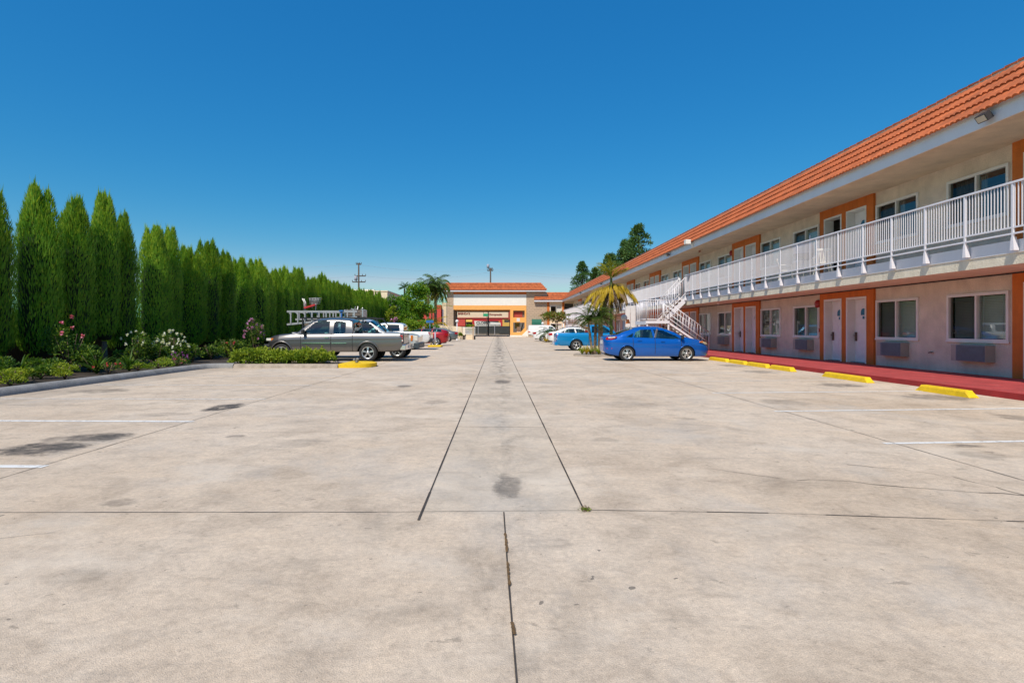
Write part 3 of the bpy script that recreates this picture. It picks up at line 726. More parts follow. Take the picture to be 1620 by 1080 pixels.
for a, b in bays_win():
    if b >= Y1 - .3: continue
    for lv, z in ((0, 1.01), (1, 4.26)):
        wdw = add_part('window', me_fr, motel, (W - ORG[0], a - ORG[1], z)); wdw.scale = (1, (b - a) / WD, 1)
        add_part('pane', me_pl, wdw); add_part('pane', me_pr, wdw)
        rr = random.Random(k * 7 + lv)
        if rr.random() < .85: add_part('blind', me_bl, wdw)
        if rr.random() < .55: add_part('curtain', me_cu, wdw)
        if lv == 0: add_part('glazing_bar', me_gr, wdw)
    ac = add_part('air_conditioner', me_ac, motel, (W - ORG[0], a + .42 - ORG[1], .48)); add_part('grille', me_ag, ac)
    k += 1
# doors
dl = MB(); dl.box(.20, .245, 0, 1., 0, 2.30)
for (y0, y1, z0, z1) in ((.14, .46, .2, .9), (.54, .86, .2, .9), (.14, .46, 1.05, 1.62), (.54, .86, 1.05, 1.62), (.14, .46, 1.74, 2.1), (.54, .86, 1.74, 2.1)):
    dl.box(.194, .2, y0, y1, z0, z1); dl.box(.188, .195, y0 + .05, y1 - .05, z0 + .05, z1 - .05)
me_dl = keep(dl, 'door', 'door_white')
df = MB(); df.box(-.10, .25, -.07, -.002, 0, 2.37); df.box(-.10, .25, 1.002, 1.07, 0, 2.37); df.box(-.10, .25, -.002, 1.002, 2.302, 2.37)
me_df = keep(df, 'door_frame', 'white_trim')
dh = MB(); dh.box(.15, .199, .88, .95, .78, 1.10); dh.tube([(.15, .915, .98), (.09, .915, .98), (.09, .80, .98)], .014, 6)
me_dh = keep(dh, 'handle', 'lock_dark')
dh2 = MB(); dh2.lathe([(.001, -.03), (.03, -.025), (.035, 0), (.03, .02), (.012, .03), (.012, .06)], (.14, .07, 1.0), 10, 'x')
me_dh2 = keep(dh2, 'handle', 'lock_dark')
pq = MB(); arc = [(.36, 0), (.64, 0), (.64, .10)] + [(.5 + .14 * math.cos(t), .10 + .14 * math.sin(t)) for t in [PI * i / 10 for i in range(1, 10)]] + [(.36, .10)]
pq.prism([(a, b + 1.72) for a, b in arc], .178, .19, plane='yz'); pq.box(.180, .19, .45, .55, 1.58, 1.68)
me_pq = keep(pq, 'number_plaque', 'plaque_blue')
thr = MB(); thr.box(.02, .25, 0, 1, .0, .02); me_th = keep(thr, 'threshold', 'kerb')
di = 0
for bi, n in enumerate(bays):
    for lv, z in ((0, Z1), (1, ZF)):
        top = 2.735 if lv == 0 else ZE
        mb = MB(); holes_wall(mb, W - .08, n, n + 3.26, z, top, [(n + .40, n + 1.48, z, z + 2.34), (n + 1.83, n + 2.91, z, z + 2.34)], .30)
        su = mb.build('door_surround', 'orange_paint', motel, ORG)
        for q, yy in enumerate((n + .44, n + 1.87)):
            opened = (lv == 1 and bi == 1 and q == 1)
            d = add_part('door', me_dl, motel, (W - ORG[0], yy - ORG[1], z + .015))
            if opened:
                d.location = (W - ORG[0] + .3, yy + .05 - ORG[1], z + .015); d.rotation_euler = (0, 0, R(-82))
                mbf = add_part('open_door_frame', me_df, motel, (W - ORG[0], yy - ORG[1], z))
            else:
                add_part('door_frame', me_df, d); add_part('number_plaque', me_pq, d); add_part('threshold', me_th, d)
                add_part('handle', me_dh if (q == 1 or di % 3 == 1) else me_dh2, d)
            di += 1
# alarm bells, camera, exit sign, floodlights
def bell(y, z):
    mb = MB(); mb.lathe([(.001, -.13), (.10, -.12), (.15, -.08), (.16, -.02), (.16, 0)], (0, 0, 0), 20, 'x'); mb.box(-.03, .0, -.05, .05, -.2, .0)
    o = mb.build('alarm_bell', 'bell_red', motel); o.location = (W - ORG[0], y - ORG[1], z)
    return o
bell(N0_ + 3.26 + .22, 2.37); bell(N0_ + PB + 3.45, 5.55); bell(N0_ + 4 * PB + 3.45, 2.4)
mb = MB(); mb.box(-.04, 0, -.04, .04, -.07, .07); o = mb.build('alarm_pull', 'bell_red', motel); o.location = (W - ORG[0], N0_ + 3.40 - ORG[1], 1.30)
mb = MB(); mb.tube([(12.99, 17.0, .66), (12.94, 17.0, .66)], .02, 8); mb.tube([(12.94, 16.93, .665), (12.94, 17.0, .66), (12.93, 17.07, .65)], .016, 6); mb.build('tap', 'lock_dark', motel, ORG)
mb = MB(); mb.box(12.95, 13, 12.0, 12.1, .6, .7); mb.build('tap_box', 'lock_dark', motel, ORG)
def flood(y, kind, aim=0):
    f = bpy.data.objects.new('floodlight', None)
    mb = MB()
    if kind == 'lamp':
        rt = Matrix.Rotation(R(-35), 3, 'Y')
        mb.box(-.13, .02, -.14, .14, -.085, .085, 0, rt); mb.bar((.05, 0, -.02), (.17, 0, .02), .05, .05)
        o = mb.build('floodlight', 'lamp_body', motel)
        g = MB(); g.box(-.140, -.131, -.115, .115, -.065, .065, 0, rt); g.build('lamp_glass', 'lamp_glass', o)
    else:
        mb.box(-.34, -.06, -.16, .16, .02, .26, 0); mb.bar((-.06, 0, .08), (.12, 0, -.06), .05, .05, 0); mb.box(.06, .14, -.1, .1, -.16, .1)
        o = mb.build('camera_box', 'white_paint', motel)
    o.location = (10.95 - ORG[0], y - ORG[1], ZE + .11)
flood(12.75, 'lamp'); flood(32.2, 'box'); flood(36.5, 'lamp'); flood(60, 'lamp'); flood(75, 'lamp')
mb = MB(); mb.box(11.9, 11.94, 33.2, 33.7, ZE - .22, ZE - .02); xs = mb.build('exit_sign', 'soffit', motel, ORG)
text('lettering', 'EXIT', .17, (11.893 - ORG[0], 33.45 - ORG[1], ZE - .12), (PI / 2, 0, -PI / 2), 'bell_red', xs, .003, .004)
mb = MB(); mb.box(W - .09, W, 34.42, 34.62, 4.6, 5.1); mb.build('notice_board', 'white_trim', motel, ORG)
mb = MB(); mb.lathe([(.001, -.09), (.06, -.07), (.075, 0), (.06, .02)], (12.2, 31.4, ZS), 12); mb.build('ceiling_lamp', 'globe', motel, ORG)

# balcony railing: posts, bar panels, rails
PYS = [12.41 + 1.275 * k for k in range(-7, 18)]        # up to 34.09
PYS2 = [35.36 + 1.275 * k for k in range(0, 49) if 35.36 + 1.275 * k < 97.4]
XR = 11.25
def railing(ps):
    y0, y1 = ps[0], ps[-1]
    mb = MB(); mb.box(XR - .03, XR + .03, y0 - .03, y1 + .03, 4.535, 4.575); r_ = mb.build('railing', 'rail_white', motel, ORG)
    mb = MB(); mb.box(XR - .016, XR + .016, y0, y1, 3.555, 3.59); mb.box(XR - .02, XR + .02, y0, y1, 3.42, 3.455)
    o = mb.build('lower_rail', 'rail_white', r_)
    o.location = (-ORG[0], -ORG[1], 0)
    return r_
def post_me():
    mb = MB(); mb.box(-.021, .021, -.021, .021, 3.12, 4.534)
    mb.add([(-.03, -.05, 3.07), (.085, -.05, 3.07), (.085, .05, 3.07), (-.03, .05, 3.07), (-.03, -.026, 3.36), (.05, -.026, 3.36), (.05, .026, 3.36), (-.03, .026, 3.36)],
           [(0, 1, 2, 3), (4, 7, 6, 5), (0, 4, 5, 1), (1, 5, 6, 2), (2, 6, 7, 3), (3, 7, 4, 0)])
    return keep(mb, 'post', 'rail_white')
mp_ = post_me()
mb = MB(); nb = 15
for i in range(nb):
    y = 1.275 * (i + .5) / nb; mb.box(-.008, .008, y - .008, y + .008, 3.585, 4.54)
mbar = keep(mb, 'baluster_panel', 'rail_white')
for ps in (PYS, PYS2):
    r_ = railing(ps)
    for i, y in enumerate(ps):
        link('post', mp_, r_, (XR - ORG[0], y - ORG[1], 0))
        if i < len(ps) - 1: link('baluster_panel', mbar, r_, (XR - ORG[0], y - ORG[1], 0))

# wing closing the far end of the lot
def wing():
    o3 = (9.5, 99, 0)
    t = thing('motel_wing', 'far end wing of the motel with block wall and low tile roof', 'building', o3)
    mb = MB(); holes_wall(mb, 98.0, 4.98, 8.55, 0, 7.6, [], 3, axis='y'); mb.build('block_wall', 'block_wall', t, o3)
    mb = MB(); holes_wall(mb, 98.05, 8.56, 13.4, 0, 6.1, [(9.1, 11.1, 3.95, 5.3), (11.55, 13.2, 3.3, 5.7), (9.1, 11.1, .95, 2.3)], .3, axis='y'); mb.build('wall', 'cream', t, o3)
    mb = MB(); mb.box(8.55, 8.95, 97.98, 98.045, 0, 6.05); mb.box(11.16, 11.5, 97.98, 98.045, 3.2, 6.05); mb.build('orange_trim', 'orange_paint', t, o3)
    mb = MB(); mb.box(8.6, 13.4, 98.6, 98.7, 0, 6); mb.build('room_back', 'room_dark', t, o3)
    for z in (3.95, .95):
        mb = MB(); mb.box(9.1, 11.1, 98.02, 98.1, z, z + .08); mb.box(9.1, 11.1, 98.02, 98.1, z + 1.27, z + 1.35); mb.box(9.1, 9.17, 98.02, 98.1, z + .08, z + 1.27); mb.box(11.03, 11.1, 98.02, 98.1, z + .08, z + 1.27); mb.box(10.08, 10.14, 98.02, 98.1, z + .08, z + 1.27)
        wn = mb.build('window', 'white_paint', t, o3)
        mb = MB(); mb.add([(9.17 - o3[0], 98.06 - o3[1], z + .08), (10.08 - o3[0], 98.06 - o3[1], z + .08), (10.08 - o3[0], 98.06 - o3[1], z + 1.27), (9.17 - o3[0], 98.06 - o3[1], z + 1.27)], [(0, 1, 2, 3)]); mb.build('pane', 'pane_screen', wn)
        mb = MB(); mb.box(10.14 - o3[0], 11.03 - o3[0], 98.2 - o3[1], 98.21 - o3[1], z + .08, z + 1.27); mb.build('blind', 'blind', wn)
    mb = MB(); tiles(mb, (6.25, 97.35, 6.30), (12.6, 97.35, 6.30), (0, 1, 0), 1.4, 1.42, 4, cutA=.5, cutB=-.6); rf_ = mb.build('roof', 'tile', t, o3, sharp=R(40))
    mb = MB(); mb.prism([(97.46, 6.34), (97.46, 6.1), (104, 6.1), (104, 7.55), (98.75, 7.62)], 6.85, 14, plane='yz'); q = mb.build('roof_deck', 'tile', rf_); q.location = (-o3[0], -o3[1], 0)
    mb = MB(); mb.box(6.3, 11.2, 97.41, 97.45, 6.0, 6.3); mb.build('fascia', 'fascia_white', t, o3)
    mb = MB(); mb.box(6.3, 13.2, 97.46, 98.1, 6.02, 6.095); mb.build('eave_soffit', 'soffit', t, o3)
    return t
wing()
mb = MB(); yb = 97.98
pts = [(97.98, 3.02), (97.2, 2.85), (97.0, 2.55), (96.95, 2.05), (97.0, 2.02), (97.98, 2.05)]
mb.prism(pts, 5.9, 7.55, plane='yz'); o = mb.build('awning', 'awning_green'); tag(o, 'green fabric awning on the tan block wall at the far end', 'awning')
mb = MB(); mb.box(6.2, 7.3, 97.9, 97.985, .9, 1.95); o = mb.build('service_hatch', 'lock_dark'); tag(o, 'dark service window under the green awning', 'window')

# gateway building
def gate():
    og = (-1.5, 98, 0); Yg = 98.0; D = 106.
    t = thing('gateway_building', 'gateway building over the drive, tile roof above a white band and orange beam', 'building', og)
    mb = MB(); mb.box(-8.7, -7.58, Yg - .02, D, 0, 7.7); mb.build('block_pillar', 'block_wall', t, og)
    mb = MB(); mb.box(-7.57, 4.97, Yg, D, 5.39, 7.28); mb.build('white_band', 'white_paint', t, og)
    mb = MB(); mb.box(-7.57, 4.97, Yg - .03, D - .1, 7.29, 7.72); mb.build('top_band', 'orange_paint', t, og)
    mb = MB(); mb.box(-7.57, 4.97, Yg - .06, D - .05, 4.66, 5.38); mb.build('beam', 'light_orange', t, og)
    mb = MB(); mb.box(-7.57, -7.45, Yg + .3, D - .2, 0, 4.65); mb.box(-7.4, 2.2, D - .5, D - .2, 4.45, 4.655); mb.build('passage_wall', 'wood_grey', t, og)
    mb = MB(); holes_wall(mb, Yg - .06, 2.2, 4.97, .26, 4.655, [(2.71, 4.68, 3.32, 4.5), (2.71, 4.68, .75, 2.45)], .5, axis='y')
    mb.prism([(4.0, .75), (4.68, .75), (4.68, 1.55)], Yg - .055, Yg + .42); mb.build('orange_frame', 'light_orange', t, og)
    mb = MB(); mb.box(2.15, 4.97, Yg - .10, Yg + .4, 0, .255); mb.prism([(4.2, .255), (5.3, .0), (5.3, 1.35)], Yg - .14, Yg - .1); mb.build('plinth', 'white_paint', t, og)
    mb = MB(); mb.box(2.8, 4.3, Yg + .38, Yg + .43, 3.36, 4.25); mb.build('niche_panel', 'red_dark', t, og)
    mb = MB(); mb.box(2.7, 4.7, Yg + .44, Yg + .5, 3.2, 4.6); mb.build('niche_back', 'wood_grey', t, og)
    mb = MB(); mb.box(3.3, 3.85, Yg - .10, Yg - .062, 2.62, 3.2); mb.build('notice', 'white_trim', t, og)
    mb = MB(); tiles(mb, (-9.85, 97.25, 7.98), (8.45, 97.25, 7.98), (0, 1, 0), 1.35, 1.25, 5, cutA=1.1, cutB=1.1); rf_ = mb.build('roof', 'tile', t, og, sharp=R(40))
    mb = MB(); mb.add([(-9.8, 97.36, 7.96), (8.4, 97.36, 7.96), (7.3, 98.5, 9.28), (-8.7, 98.5, 9.28), (-9.8, 108, 7.96), (8.4, 108, 7.96), (7.3, 106.8, 9.28), (-8.7, 106.8, 9.28)],
                  [(0, 1, 2, 3), (4, 7, 6, 5), (0, 3, 7, 4), (1, 5, 6, 2), (3, 2, 6, 7), (0, 4, 5, 1)]); q = mb.build('roof_deck', 'tile', rf_); q.location = (-og[0], -og[1], 0)
    mb = MB(); mb.box(-9.75, 8.35, 97.3, 97.36, 7.72, 7.955); mb.box(-9.75, -9.69, 97.36, 107, 7.72, 7.955); mb.box(8.29, 8.35, 97.36, 107, 7.72, 7.955); mb.build('fascia', 'fascia_white', t, og)
    mb = MB(); mb.box(-9.69, 8.29, 97.361, 107, 7.725, 7.80); mb.build('eave_soffit', 'soffit', t, og)
    return t
gate()
mb = MB(); mb.box(3.35, 4.0, 99.0, 99.6, 0, 1.7); tag(mb.build('utility_box', 'cream'), 'tan utility box seen through the lower opening of the orange frame', 'cabinet')
mb = MB(); mb.box(3.3, 4.2, 107.2, 107.3, 1.4, 2.6); mb.tube([(3.7, 107.25, 0), (3.7, 107.25, 1.4)], .05); tag(mb.build('yellow_sign', 'yellow_wall'), 'yellow board on a post behind the orange frame', 'sign')
mb = MB(); mb.tube([(4.5, 101, 0), (4.3, 101, 1.4), (4.6, 101, 2.6)], [.18, .12, .06], 8); tag(mb.build('dark_post', 'lock_dark'), 'dark leaning post inside the lower opening of the orange frame', 'post')

# second stair and first stair: outside stairs with landing
def stairs(label, yb):
    t = thing('outside_stair', label, 'staircase', (10.3, yb, 0), 0, 'outside stairs to the balcony')
    o = (10.3, 34.1, 0)           # modelled for yb = 34.1
    yA0, yA1 = 34.15, 35.30       # upper flight
    yB0, yB1 = 32.95, 34.05       # lower flight
    XL0, XL1, ZL = 8.62, 9.95, 1.82
    mb = MB(); mb.box(XL0, XL1, yB0 - .03, yA1 + .03, ZL - .09, ZL); mb.build('landing', 'wood', t, o)
    mb = MB(); mb.box(XL0 - .02, XL1, yB0 - .06, yB0 - .031, ZL - .15, ZL + .005); mb.box(XL0 - .02, XL1, yA1 + .031, yA1 + .06, ZL - .22, ZL + .005); mb.box(XL0 - .05, XL0 - .021, yB0 - .06, yA1 + .06, ZL - .22, ZL + .005); mb.build('landing_frame', 'rail_white', t, o)
    for x in (XL0 + .05, XL1 - .05):
        for y in (yB0 + .02, yA1 - .02):
            mb = MB(); mb.box(x - .04, x + .04, y - .04, y + .04, 0, ZL - .091); mb.build('support_post', 'rail_white', t, o)
    # treads
    nU = 7
    for i in range(1, nU + 1):
        f = i / (nU + 1); x = XL1 + (11.33 - XL1) * (f + .5 / (nU + 1)); z = ZL + (3.30 - ZL) * f
        mb = MB(); mb.box(x - .15, x + .15, yA0 + .05, yA1 - .05, z - .045, z); mb.build('tread', 'wood', t, o)
    nL = 9
    for i in range(1, nL + 1):
        f = i / (nL + 1); x = XL1 + (12.1 - XL1) * (f - .5 / (nL + 1)); z = ZL + (.12 - ZL) * f
        mb = MB(); mb.box(x - .15, x + .15, yB0 + .05, yB1 - .05, z - .045, z); mb.build('tread', 'wood', t, o)
    for y in (yA0 + .02, yA1 - .02):
        mb = MB(); mb.bar((XL1 - .12, y, ZL - .16), (11.36, y, 3.16), .05, .24)
        for i in range(nU):
            f = (i + .8) / (nU + 1); x = XL1 + (11.33 - XL1) * f; z = ZL + (3.3 - ZL) * f
            mb.box(x - .1, x + .1, y - .028, y + .028, z - .05, z + .06)
        mb.build('stringer', 'rail_white', t, o)
    for y in (yB0 + .02, yB1 - .02):
        mb = MB(); mb.bar((XL1 - .02, y, ZL - .12), (12.1, y, .24), .05, .11); mb.build('stringer', 'rail_white', t, o)
    def handrail(name, a, b, h=1.05, low=.12, n=12):
        a, b = Vector(a), Vector(b); mb = MB(); up = Vector((0, 0, 1))
        mb.tube([a + up * h, b + up * h], .026, 6); mb.tube([a + up * low, b + up * low], .02, 6)
        for i in range(n + 1):
            p = a.lerp(b, i / n); rr = .028 if i in (0, n, n // 2) else .0115
            mb.tube([p + up * (0 if i in (0, n) else low), p + up * h], rr, 5 if rr < .02 else 6)
        return mb.build(name, 'rail_white', t, o)
    for y in (yA0, yA1): handrail('handrail', (XL1, y, ZL + .1), (11.32, y, 3.38), 1.12, .15, 12)
    for y in (yB0, yB1): handrail('handrail', (XL1, y, ZL - .02), (12.25, y, .12), 1.05, .42, 14)
    handrail('landing_railing', (XL0, yB0, ZL), (XL1, yB0, ZL), 1.2, .1, 10); handrail('landing_railing', (XL0, yB0, ZL), (XL0, yA1, ZL), 1.2, .1, 16); handrail('landing_railing', (XL0, yA1, ZL), (XL1, yA1, ZL), 1.2, .1, 10)
    return t
stairs('white steel stair with tan treads rising beside the blue sedan', 34.1)
stairs('distant white steel stair beyond the palms at the far end of the balcony', 70.5)

# objects on the balcony
def plastic_chair(x, y, z, rz, label):
    t = thing('plastic_chair', label, 'chair', (x, y, z), rz, 'white plastic chairs on the balcony')
    mb = MB(); mb.box(-.24, .24, -.23, .23, .41, .44); mb.build('seat', 'white_paint', t)
    mb = MB()
    for i in range(6): mb.bar((-.19 + .076 * i, .22, .44), (-.17 + .068 * i, .33, .88), .045, .02)
    mb.bar((-.22, .33, .88), (.22, .33, .88), .05, .08); mb.build('backrest', 'white_paint', t)
    for sx in (-1, 1):
        for sy in (-1, 1):
            mb = MB(); mb.bar((sx * .21, sy * .2, .41), (sx * .26, sy * .26, 0), .045, .045); mb.build('leg', 'white_paint', t)
        mb = MB(); mb.bar((sx * .25, -.22, .64), (sx * .25, .27, .66), .05, .03); mb.bar((sx * .25, -.22, .64), (sx * .23, -.2, .42), .04, .03); mb.build('armrest', 'white_paint', t)
plastic_chair(11.75, 20.55, ZF, R(160), 'white plastic chair on the balcony beside the covered grill')
plastic_chair(11.8, 23.25, ZF, R(60), 'white plastic chair behind the grill cover, partly hidden by the railing post')
t = thing('barbecue_grill', 'barbecue grill under a pale grey hood, standing on the balcony', 'grill', (11.95, 22.2, ZF))
mb = MB(); mb.lathe([(.36, .98), (.36, 1.2), (.33, 1.3), (.24, 1.38), (.1, 1.42), (.001, 1.42)], n=18); mb.build('hood', 'cover_grey', t)
mb = MB(); mb.lathe([(.001, .72), (.25, .75), (.35, .9), (.37, .975)], n=18); mb.build('bowl', 'black_plastic', t)
for a in (0, 2.1, 4.2):
    mb = MB(); mb.tube([(.22 * math.cos(a), .22 * math.sin(a), .76), (.33 * math.cos(a), .33 * math.sin(a), 0)], .018, 6); mb.build('leg', 'aluminium', t)
mb = MB(); mb.tube([(.02, -.75, 0), (.02, -.72, 1.55)], .028, 8); o = mb.build('white_pole', 'rail_white'); o.location = (11.7, 22.05, ZF); tag(o, 'white pole standing upright next to the balcony grill', 'pole')

# ------------------------------------------------------------------ plants
def rdir(r):
    z = r.uniform(-1, 1); a = r.uniform(0, 2 * PI); q = math.sqrt(1 - z * z); return Vector((q * math.cos(a), q * math.sin(a), z))
def cypress_mesh(seed):
    r = random.Random(seed); cr = MB(); cr.raw = True; Hh = 5.25
    core = []
    for i in range(15):
        f = i / 14; z = .42 + f * (Hh * .86 - .42); rad = (.22 + 1.4 * f if f < .2 else (.47 if f < .72 else .47 * (1 - f) / .28 + .03))
        core.append((min(rad, .50), z))
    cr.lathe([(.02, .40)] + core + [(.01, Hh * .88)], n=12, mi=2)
    sp = []
    for k in range(8):
        a = 2 * PI * k / 7 + r.uniform(-.4, .4); q = r.uniform(.22, .30) if k < 7 else 0
        sp.append((q * math.cos(a), q * math.sin(a), Hh * (r.uniform(.85, 1.0) if k < 7 else .97), r.uniform(.33, .39)))
    for (cx, cy, h, rad) in sp:
        for i in range(3300):
            f = r.random() ** .85; z = .38 + f * (h - .38)
            e = (h - z)
            rr = rad * (min(1, .25 + (z - .38) / .55)) * (1. if e > 1.25 else max(.04, (e / 1.25) ** .75))
            # taper of offset towards the foot of the tree
            k = min(1, .45 + (z - .38) / .9)
            a = r.uniform(0, 2 * PI); out = Vector((math.cos(a), math.sin(a), 0))
            q = rr * r.uniform(.72, 1.06)
            p = Vector((cx * k, cy * k, z)) + out * q
            if p.x * p.x + p.y * p.y < .30 ** 2 and z < h - 1.3: continue
            d = Vector((out.x * r.uniform(.05, .5), out.y * r.uniform(.05, .5), 1)) + rdir(r) * .16
            nn = out + rdir(r) * .55
            tip = z > h - 1.0
            cr.leaf(p, d, nn, r.uniform(.10, .22), r.uniform(.016, .034), 1 if (r.random() < (.5 if tip else .10)) else 0)
        for i in range(26):   # feathery leaders
            z = h - r.uniform(0, .55); a = r.uniform(0, 2 * PI)
            cr.leaf((cx + .05 * math.cos(a), cy + .05 * math.sin(a), z), (r.uniform(-.2, .2), r.uniform(-.2, .2), 1), (math.cos(a), math.sin(a), 0), r.uniform(.2, .45), .03, r.randint(0, 1))
    tr = MB(); tr.tube([(0, 0, -.05), (.01, 0, .25), (0, .01, .8)], [.12, .10, .09], 10)
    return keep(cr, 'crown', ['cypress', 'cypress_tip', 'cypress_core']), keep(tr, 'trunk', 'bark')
CY = [cypress_mesh(s) for s in (11, 12, 13, 14, 15)]
edges = [14.2, 15.6, 17.0, 18.55, 19.9, 21.06, 22.8, 24.1, 25.6, 27.3, 28.8, 30.7, 32.4, 33.9, 35.4]
while edges[-1] < 70: edges.append(edges[-1] + 1.52)
cyl = {1: 'cypress cut by the left frame edge, tallest in view', 2: 'cypress with full rounded top beside the frame-edge one', 3: 'cypress behind the pink roses',
       4: 'cypress with its bare brown trunk showing above the flower bed', 5: 'slim cypress behind the first white roses', 6: 'cypress between the two white rose bushes',
       7: 'cypress just behind the tallest white roses', 8: 'cypress right of the white roses, above the purple flowers'}
for i, e in enumerate(edges):
    r = random.Random(i + 50); Yc = e
    lab = cyl.get(i)
    if i == 0: lab = 'cypress just outside the left frame edge'
    if lab is None:
        lab = ('clipped column of a cypress in the hedge between the white roses and the grey pickup' if Yc < 31 else
               'cypress column in the hedge standing behind the parked pickups' if Yc < 45 else 'small looking cypress at the far end of the hedge')
    t = thing('cypress_tree', lab, 'tree', (-13.85 + r.uniform(-.12, .12), Yc, .08), r.uniform(0, 6.28), 'cypress hedge along the left side')
    pit = edges[min(i + 1, len(edges) - 1)] - edges[max(i - 1, 0)]
    sx = min(1.12, max(.84, pit / 2 / 1.48)) * r.uniform(.94, 1.02)
    if i == 4: sx = .86
    t.scale = (sx, sx * r.uniform(.95, 1.05), r.uniform(.94, 1.07))
    c, k = CY[i % 5]
    link('crown', c, t, (0, 0, .42 if i == 4 else 0)); link('trunk', k, t)

t = thing('board_fence', 'dark brown board fence glimpsed between the cypress trunks', 'fence', (-15.3, 38, 0))
mb = MB(); rq = random.Random(6)
for i in range(430): mb.box(-.012 + rq.uniform(0, .006), .012, -36 + i * .17, -36 + i * .17 + .162, .05, 1.85 + rq.uniform(-.01, .01))
mb.build('board_panel', 'fence_brown', t)
mb = MB(); mb.box(-.06, -.014, -36, 37, .4, .5); mb.box(-.06, -.014, -36, 37, 1.5, 1.6); mb.build('rail', 'fence_brown', t)

def clump(mb, c, rad, n, ln, wd, r, mis=(0,), up=.35, shell=.55):
    c = Vector(c)
    for i in range(n):
        d = rdir(r)
        if d.z < -.5: d.z = -d.z * .5
        q = shell + (1 - shell) * r.random() ** .6
        p = c + Vector((d.x * rad[0], d.y * rad[1], d.z * rad[2])) * q
        ld = d + rdir(r) * .8 + Vector((0, 0, up)); nn = d + rdir(r) * .7 + Vector((0, 0, .5))
        mb.leaf(p, ld, nn, ln * r.uniform(.6, 1.3), wd * r.uniform(.7, 1.2), r.choice(mis))
def flower(mb, p, s, r, mi):
    for k in range(14):
        d = rdir(r); d.z = d.z * .8 + .2; mb.leaf(p, d, (d.x, d.y, d.z + .6), s * r.uniform(.7, 1.1), s * .8, mi)
def shrub(name, label, cat, loc, rad, n, m, ln=.07, wd=.035, group=None, fl=None, seed=1, fmat=None, fs=.05, stems=True, zone=None, sprig=0):
    r = random.Random(seed); t = thing(name, label, cat, loc, 0, group)
    mb = MB(); mb.raw = True
    K = max(4, int(n / 160))
    for k in range(K):
        a = r.uniform(0, 2 * PI); q = math.sqrt(r.random()) * .65
        hz = r.uniform(.16, .78)
        clump(mb, (rad[0] * q * math.cos(a), rad[1] * q * math.sin(a), rad[2] * hz), (rad[0] * r.uniform(.3, .5), rad[1] * r.uniform(.3, .5), rad[2] * r.uniform(.2, .32)), n // K, ln, wd, r, (0, 0, 0, 1) if len(m) > 1 else (0,))
    for k in range(sprig):
        a = r.uniform(0, 2 * PI); q = math.sqrt(r.random()) * .9; b_ = Vector((rad[0] * q * math.cos(a), rad[1] * q * math.sin(a), rad[2] * r.uniform(.45, .7)))
        d_ = Vector((r.uniform(-.4, .4), r.uniform(-.4, .4), 1)).normalized(); ln_ = rad[2] * r.uniform(.25, .5)
        for w_ in range(9): mb.leaf(b_ + d_ * ln_ * w_ / 8, rdir(r) + d_ * .8, rdir(r) + Vector((0, 0, 1)), ln * r.uniform(.7, 1.2), wd, len(m) - 1)
    mb.build('foliage', m, t)
    if stems:
        sm = MB()
        for k in range(7):
            a = r.uniform(0, 2 * PI); q = r.uniform(.2, .6); sm.tube([(0, 0, 0), (rad[0] * q * .5 * math.cos(a), rad[1] * q * .5 * math.sin(a), rad[2] * .4), (rad[0] * q * math.cos(a), rad[1] * q * math.sin(a), rad[2] * .8)], [.014, .010, .005], 5)
        sm.build('stem', 'bark', t)
    if fl:
        fm = MB(); fm.raw = True
        for i in range(fl):
            d = rdir(r); d.z = abs(d.z)
            if zone: p = (r.gauss(zone[0], zone[2]), r.gauss(zone[1], zone[2]), zone[3] + r.uniform(-1, 1) * zone[4])
            else: p = (d.x * rad[0] * .85, d.y * rad[1] * .85 - .05, rad[2] * (.45 + .55 * d.z))
            flower(fm, p, fs, r, 0)
        fm.build('blossoms', fmat, t)
    return t
GS = ['shrub', 'shrub_weed']; GL = ['shrub_lime', 'shrub_weed']; GW = ['shrub_weed', 'shrub_lime']
BZ = .10
shrub('rose_bush', 'tall leggy rose bush with pink roses before the cypresses', 'rose bush', (-12.25, 16.3, BZ), (.75, .6, 1.4), 1500, GS, .08, .05, 'roses in the bed', 5, 3, 'petal_pink', .09, zone=(.1, -.2, .35, 1.35, .35))
shrub('rose_bush', 'white rose bush with few blooms, left of the fuller one', 'rose bush', (-12.0, 18.9, BZ), (.6, .6, 1.2), 1300, GS, .07, .045, 'roses in the bed', 14, 4, 'petal_white', .07)
shrub('rose_bush', 'white rose bush covered with blooms, the fullest in the bed', 'rose bush', (-11.75, 20.6, BZ), (.65, .6, 1.2), 1500, GS, .07, .045, 'roses in the bed', 44, 5, 'petal_white', .07)
shrub('rose_bush', 'spreading white rose between the two taller white bushes', 'rose bush', (-11.9, 19.8, BZ), (.7, .5, .85), 900, GS, .07, .045, 'roses in the bed', 14, 15, 'petal_white', .065)
shrub('oleander', 'pink flowering shrub beside the nose of the grey pickup', 'shrub', (-11.35, 26.6, BZ), (.55, .55, 1.75), 1200, GS, .10, .03, None, 40, 6, 'petal_lilac', .09)
shrub('geranium', 'low plant with red flowers by the kerb under the bare trunk', 'flowers', (-10.85, 15.9, BZ), (.4, .45, .35), 500, GS, .05, .04, None, 16, 7, 'petal_red', .045)
shrub('geranium', 'low plant with purple flowers by the kerb past the white roses', 'flowers', (-10.75, 19.2, BZ), (.4, .5, .48), 500, GS, .05, .04, None, 22, 8, 'petal_purple', .04)
shrub('geranium', 'low plant with pink flowers close to the kerb, before the purple ones', 'flowers', (-10.5, 18.7, BZ), (.3, .35, .3), 350, GS, .05, .04, None, 14, 9, 'petal_pink', .035)
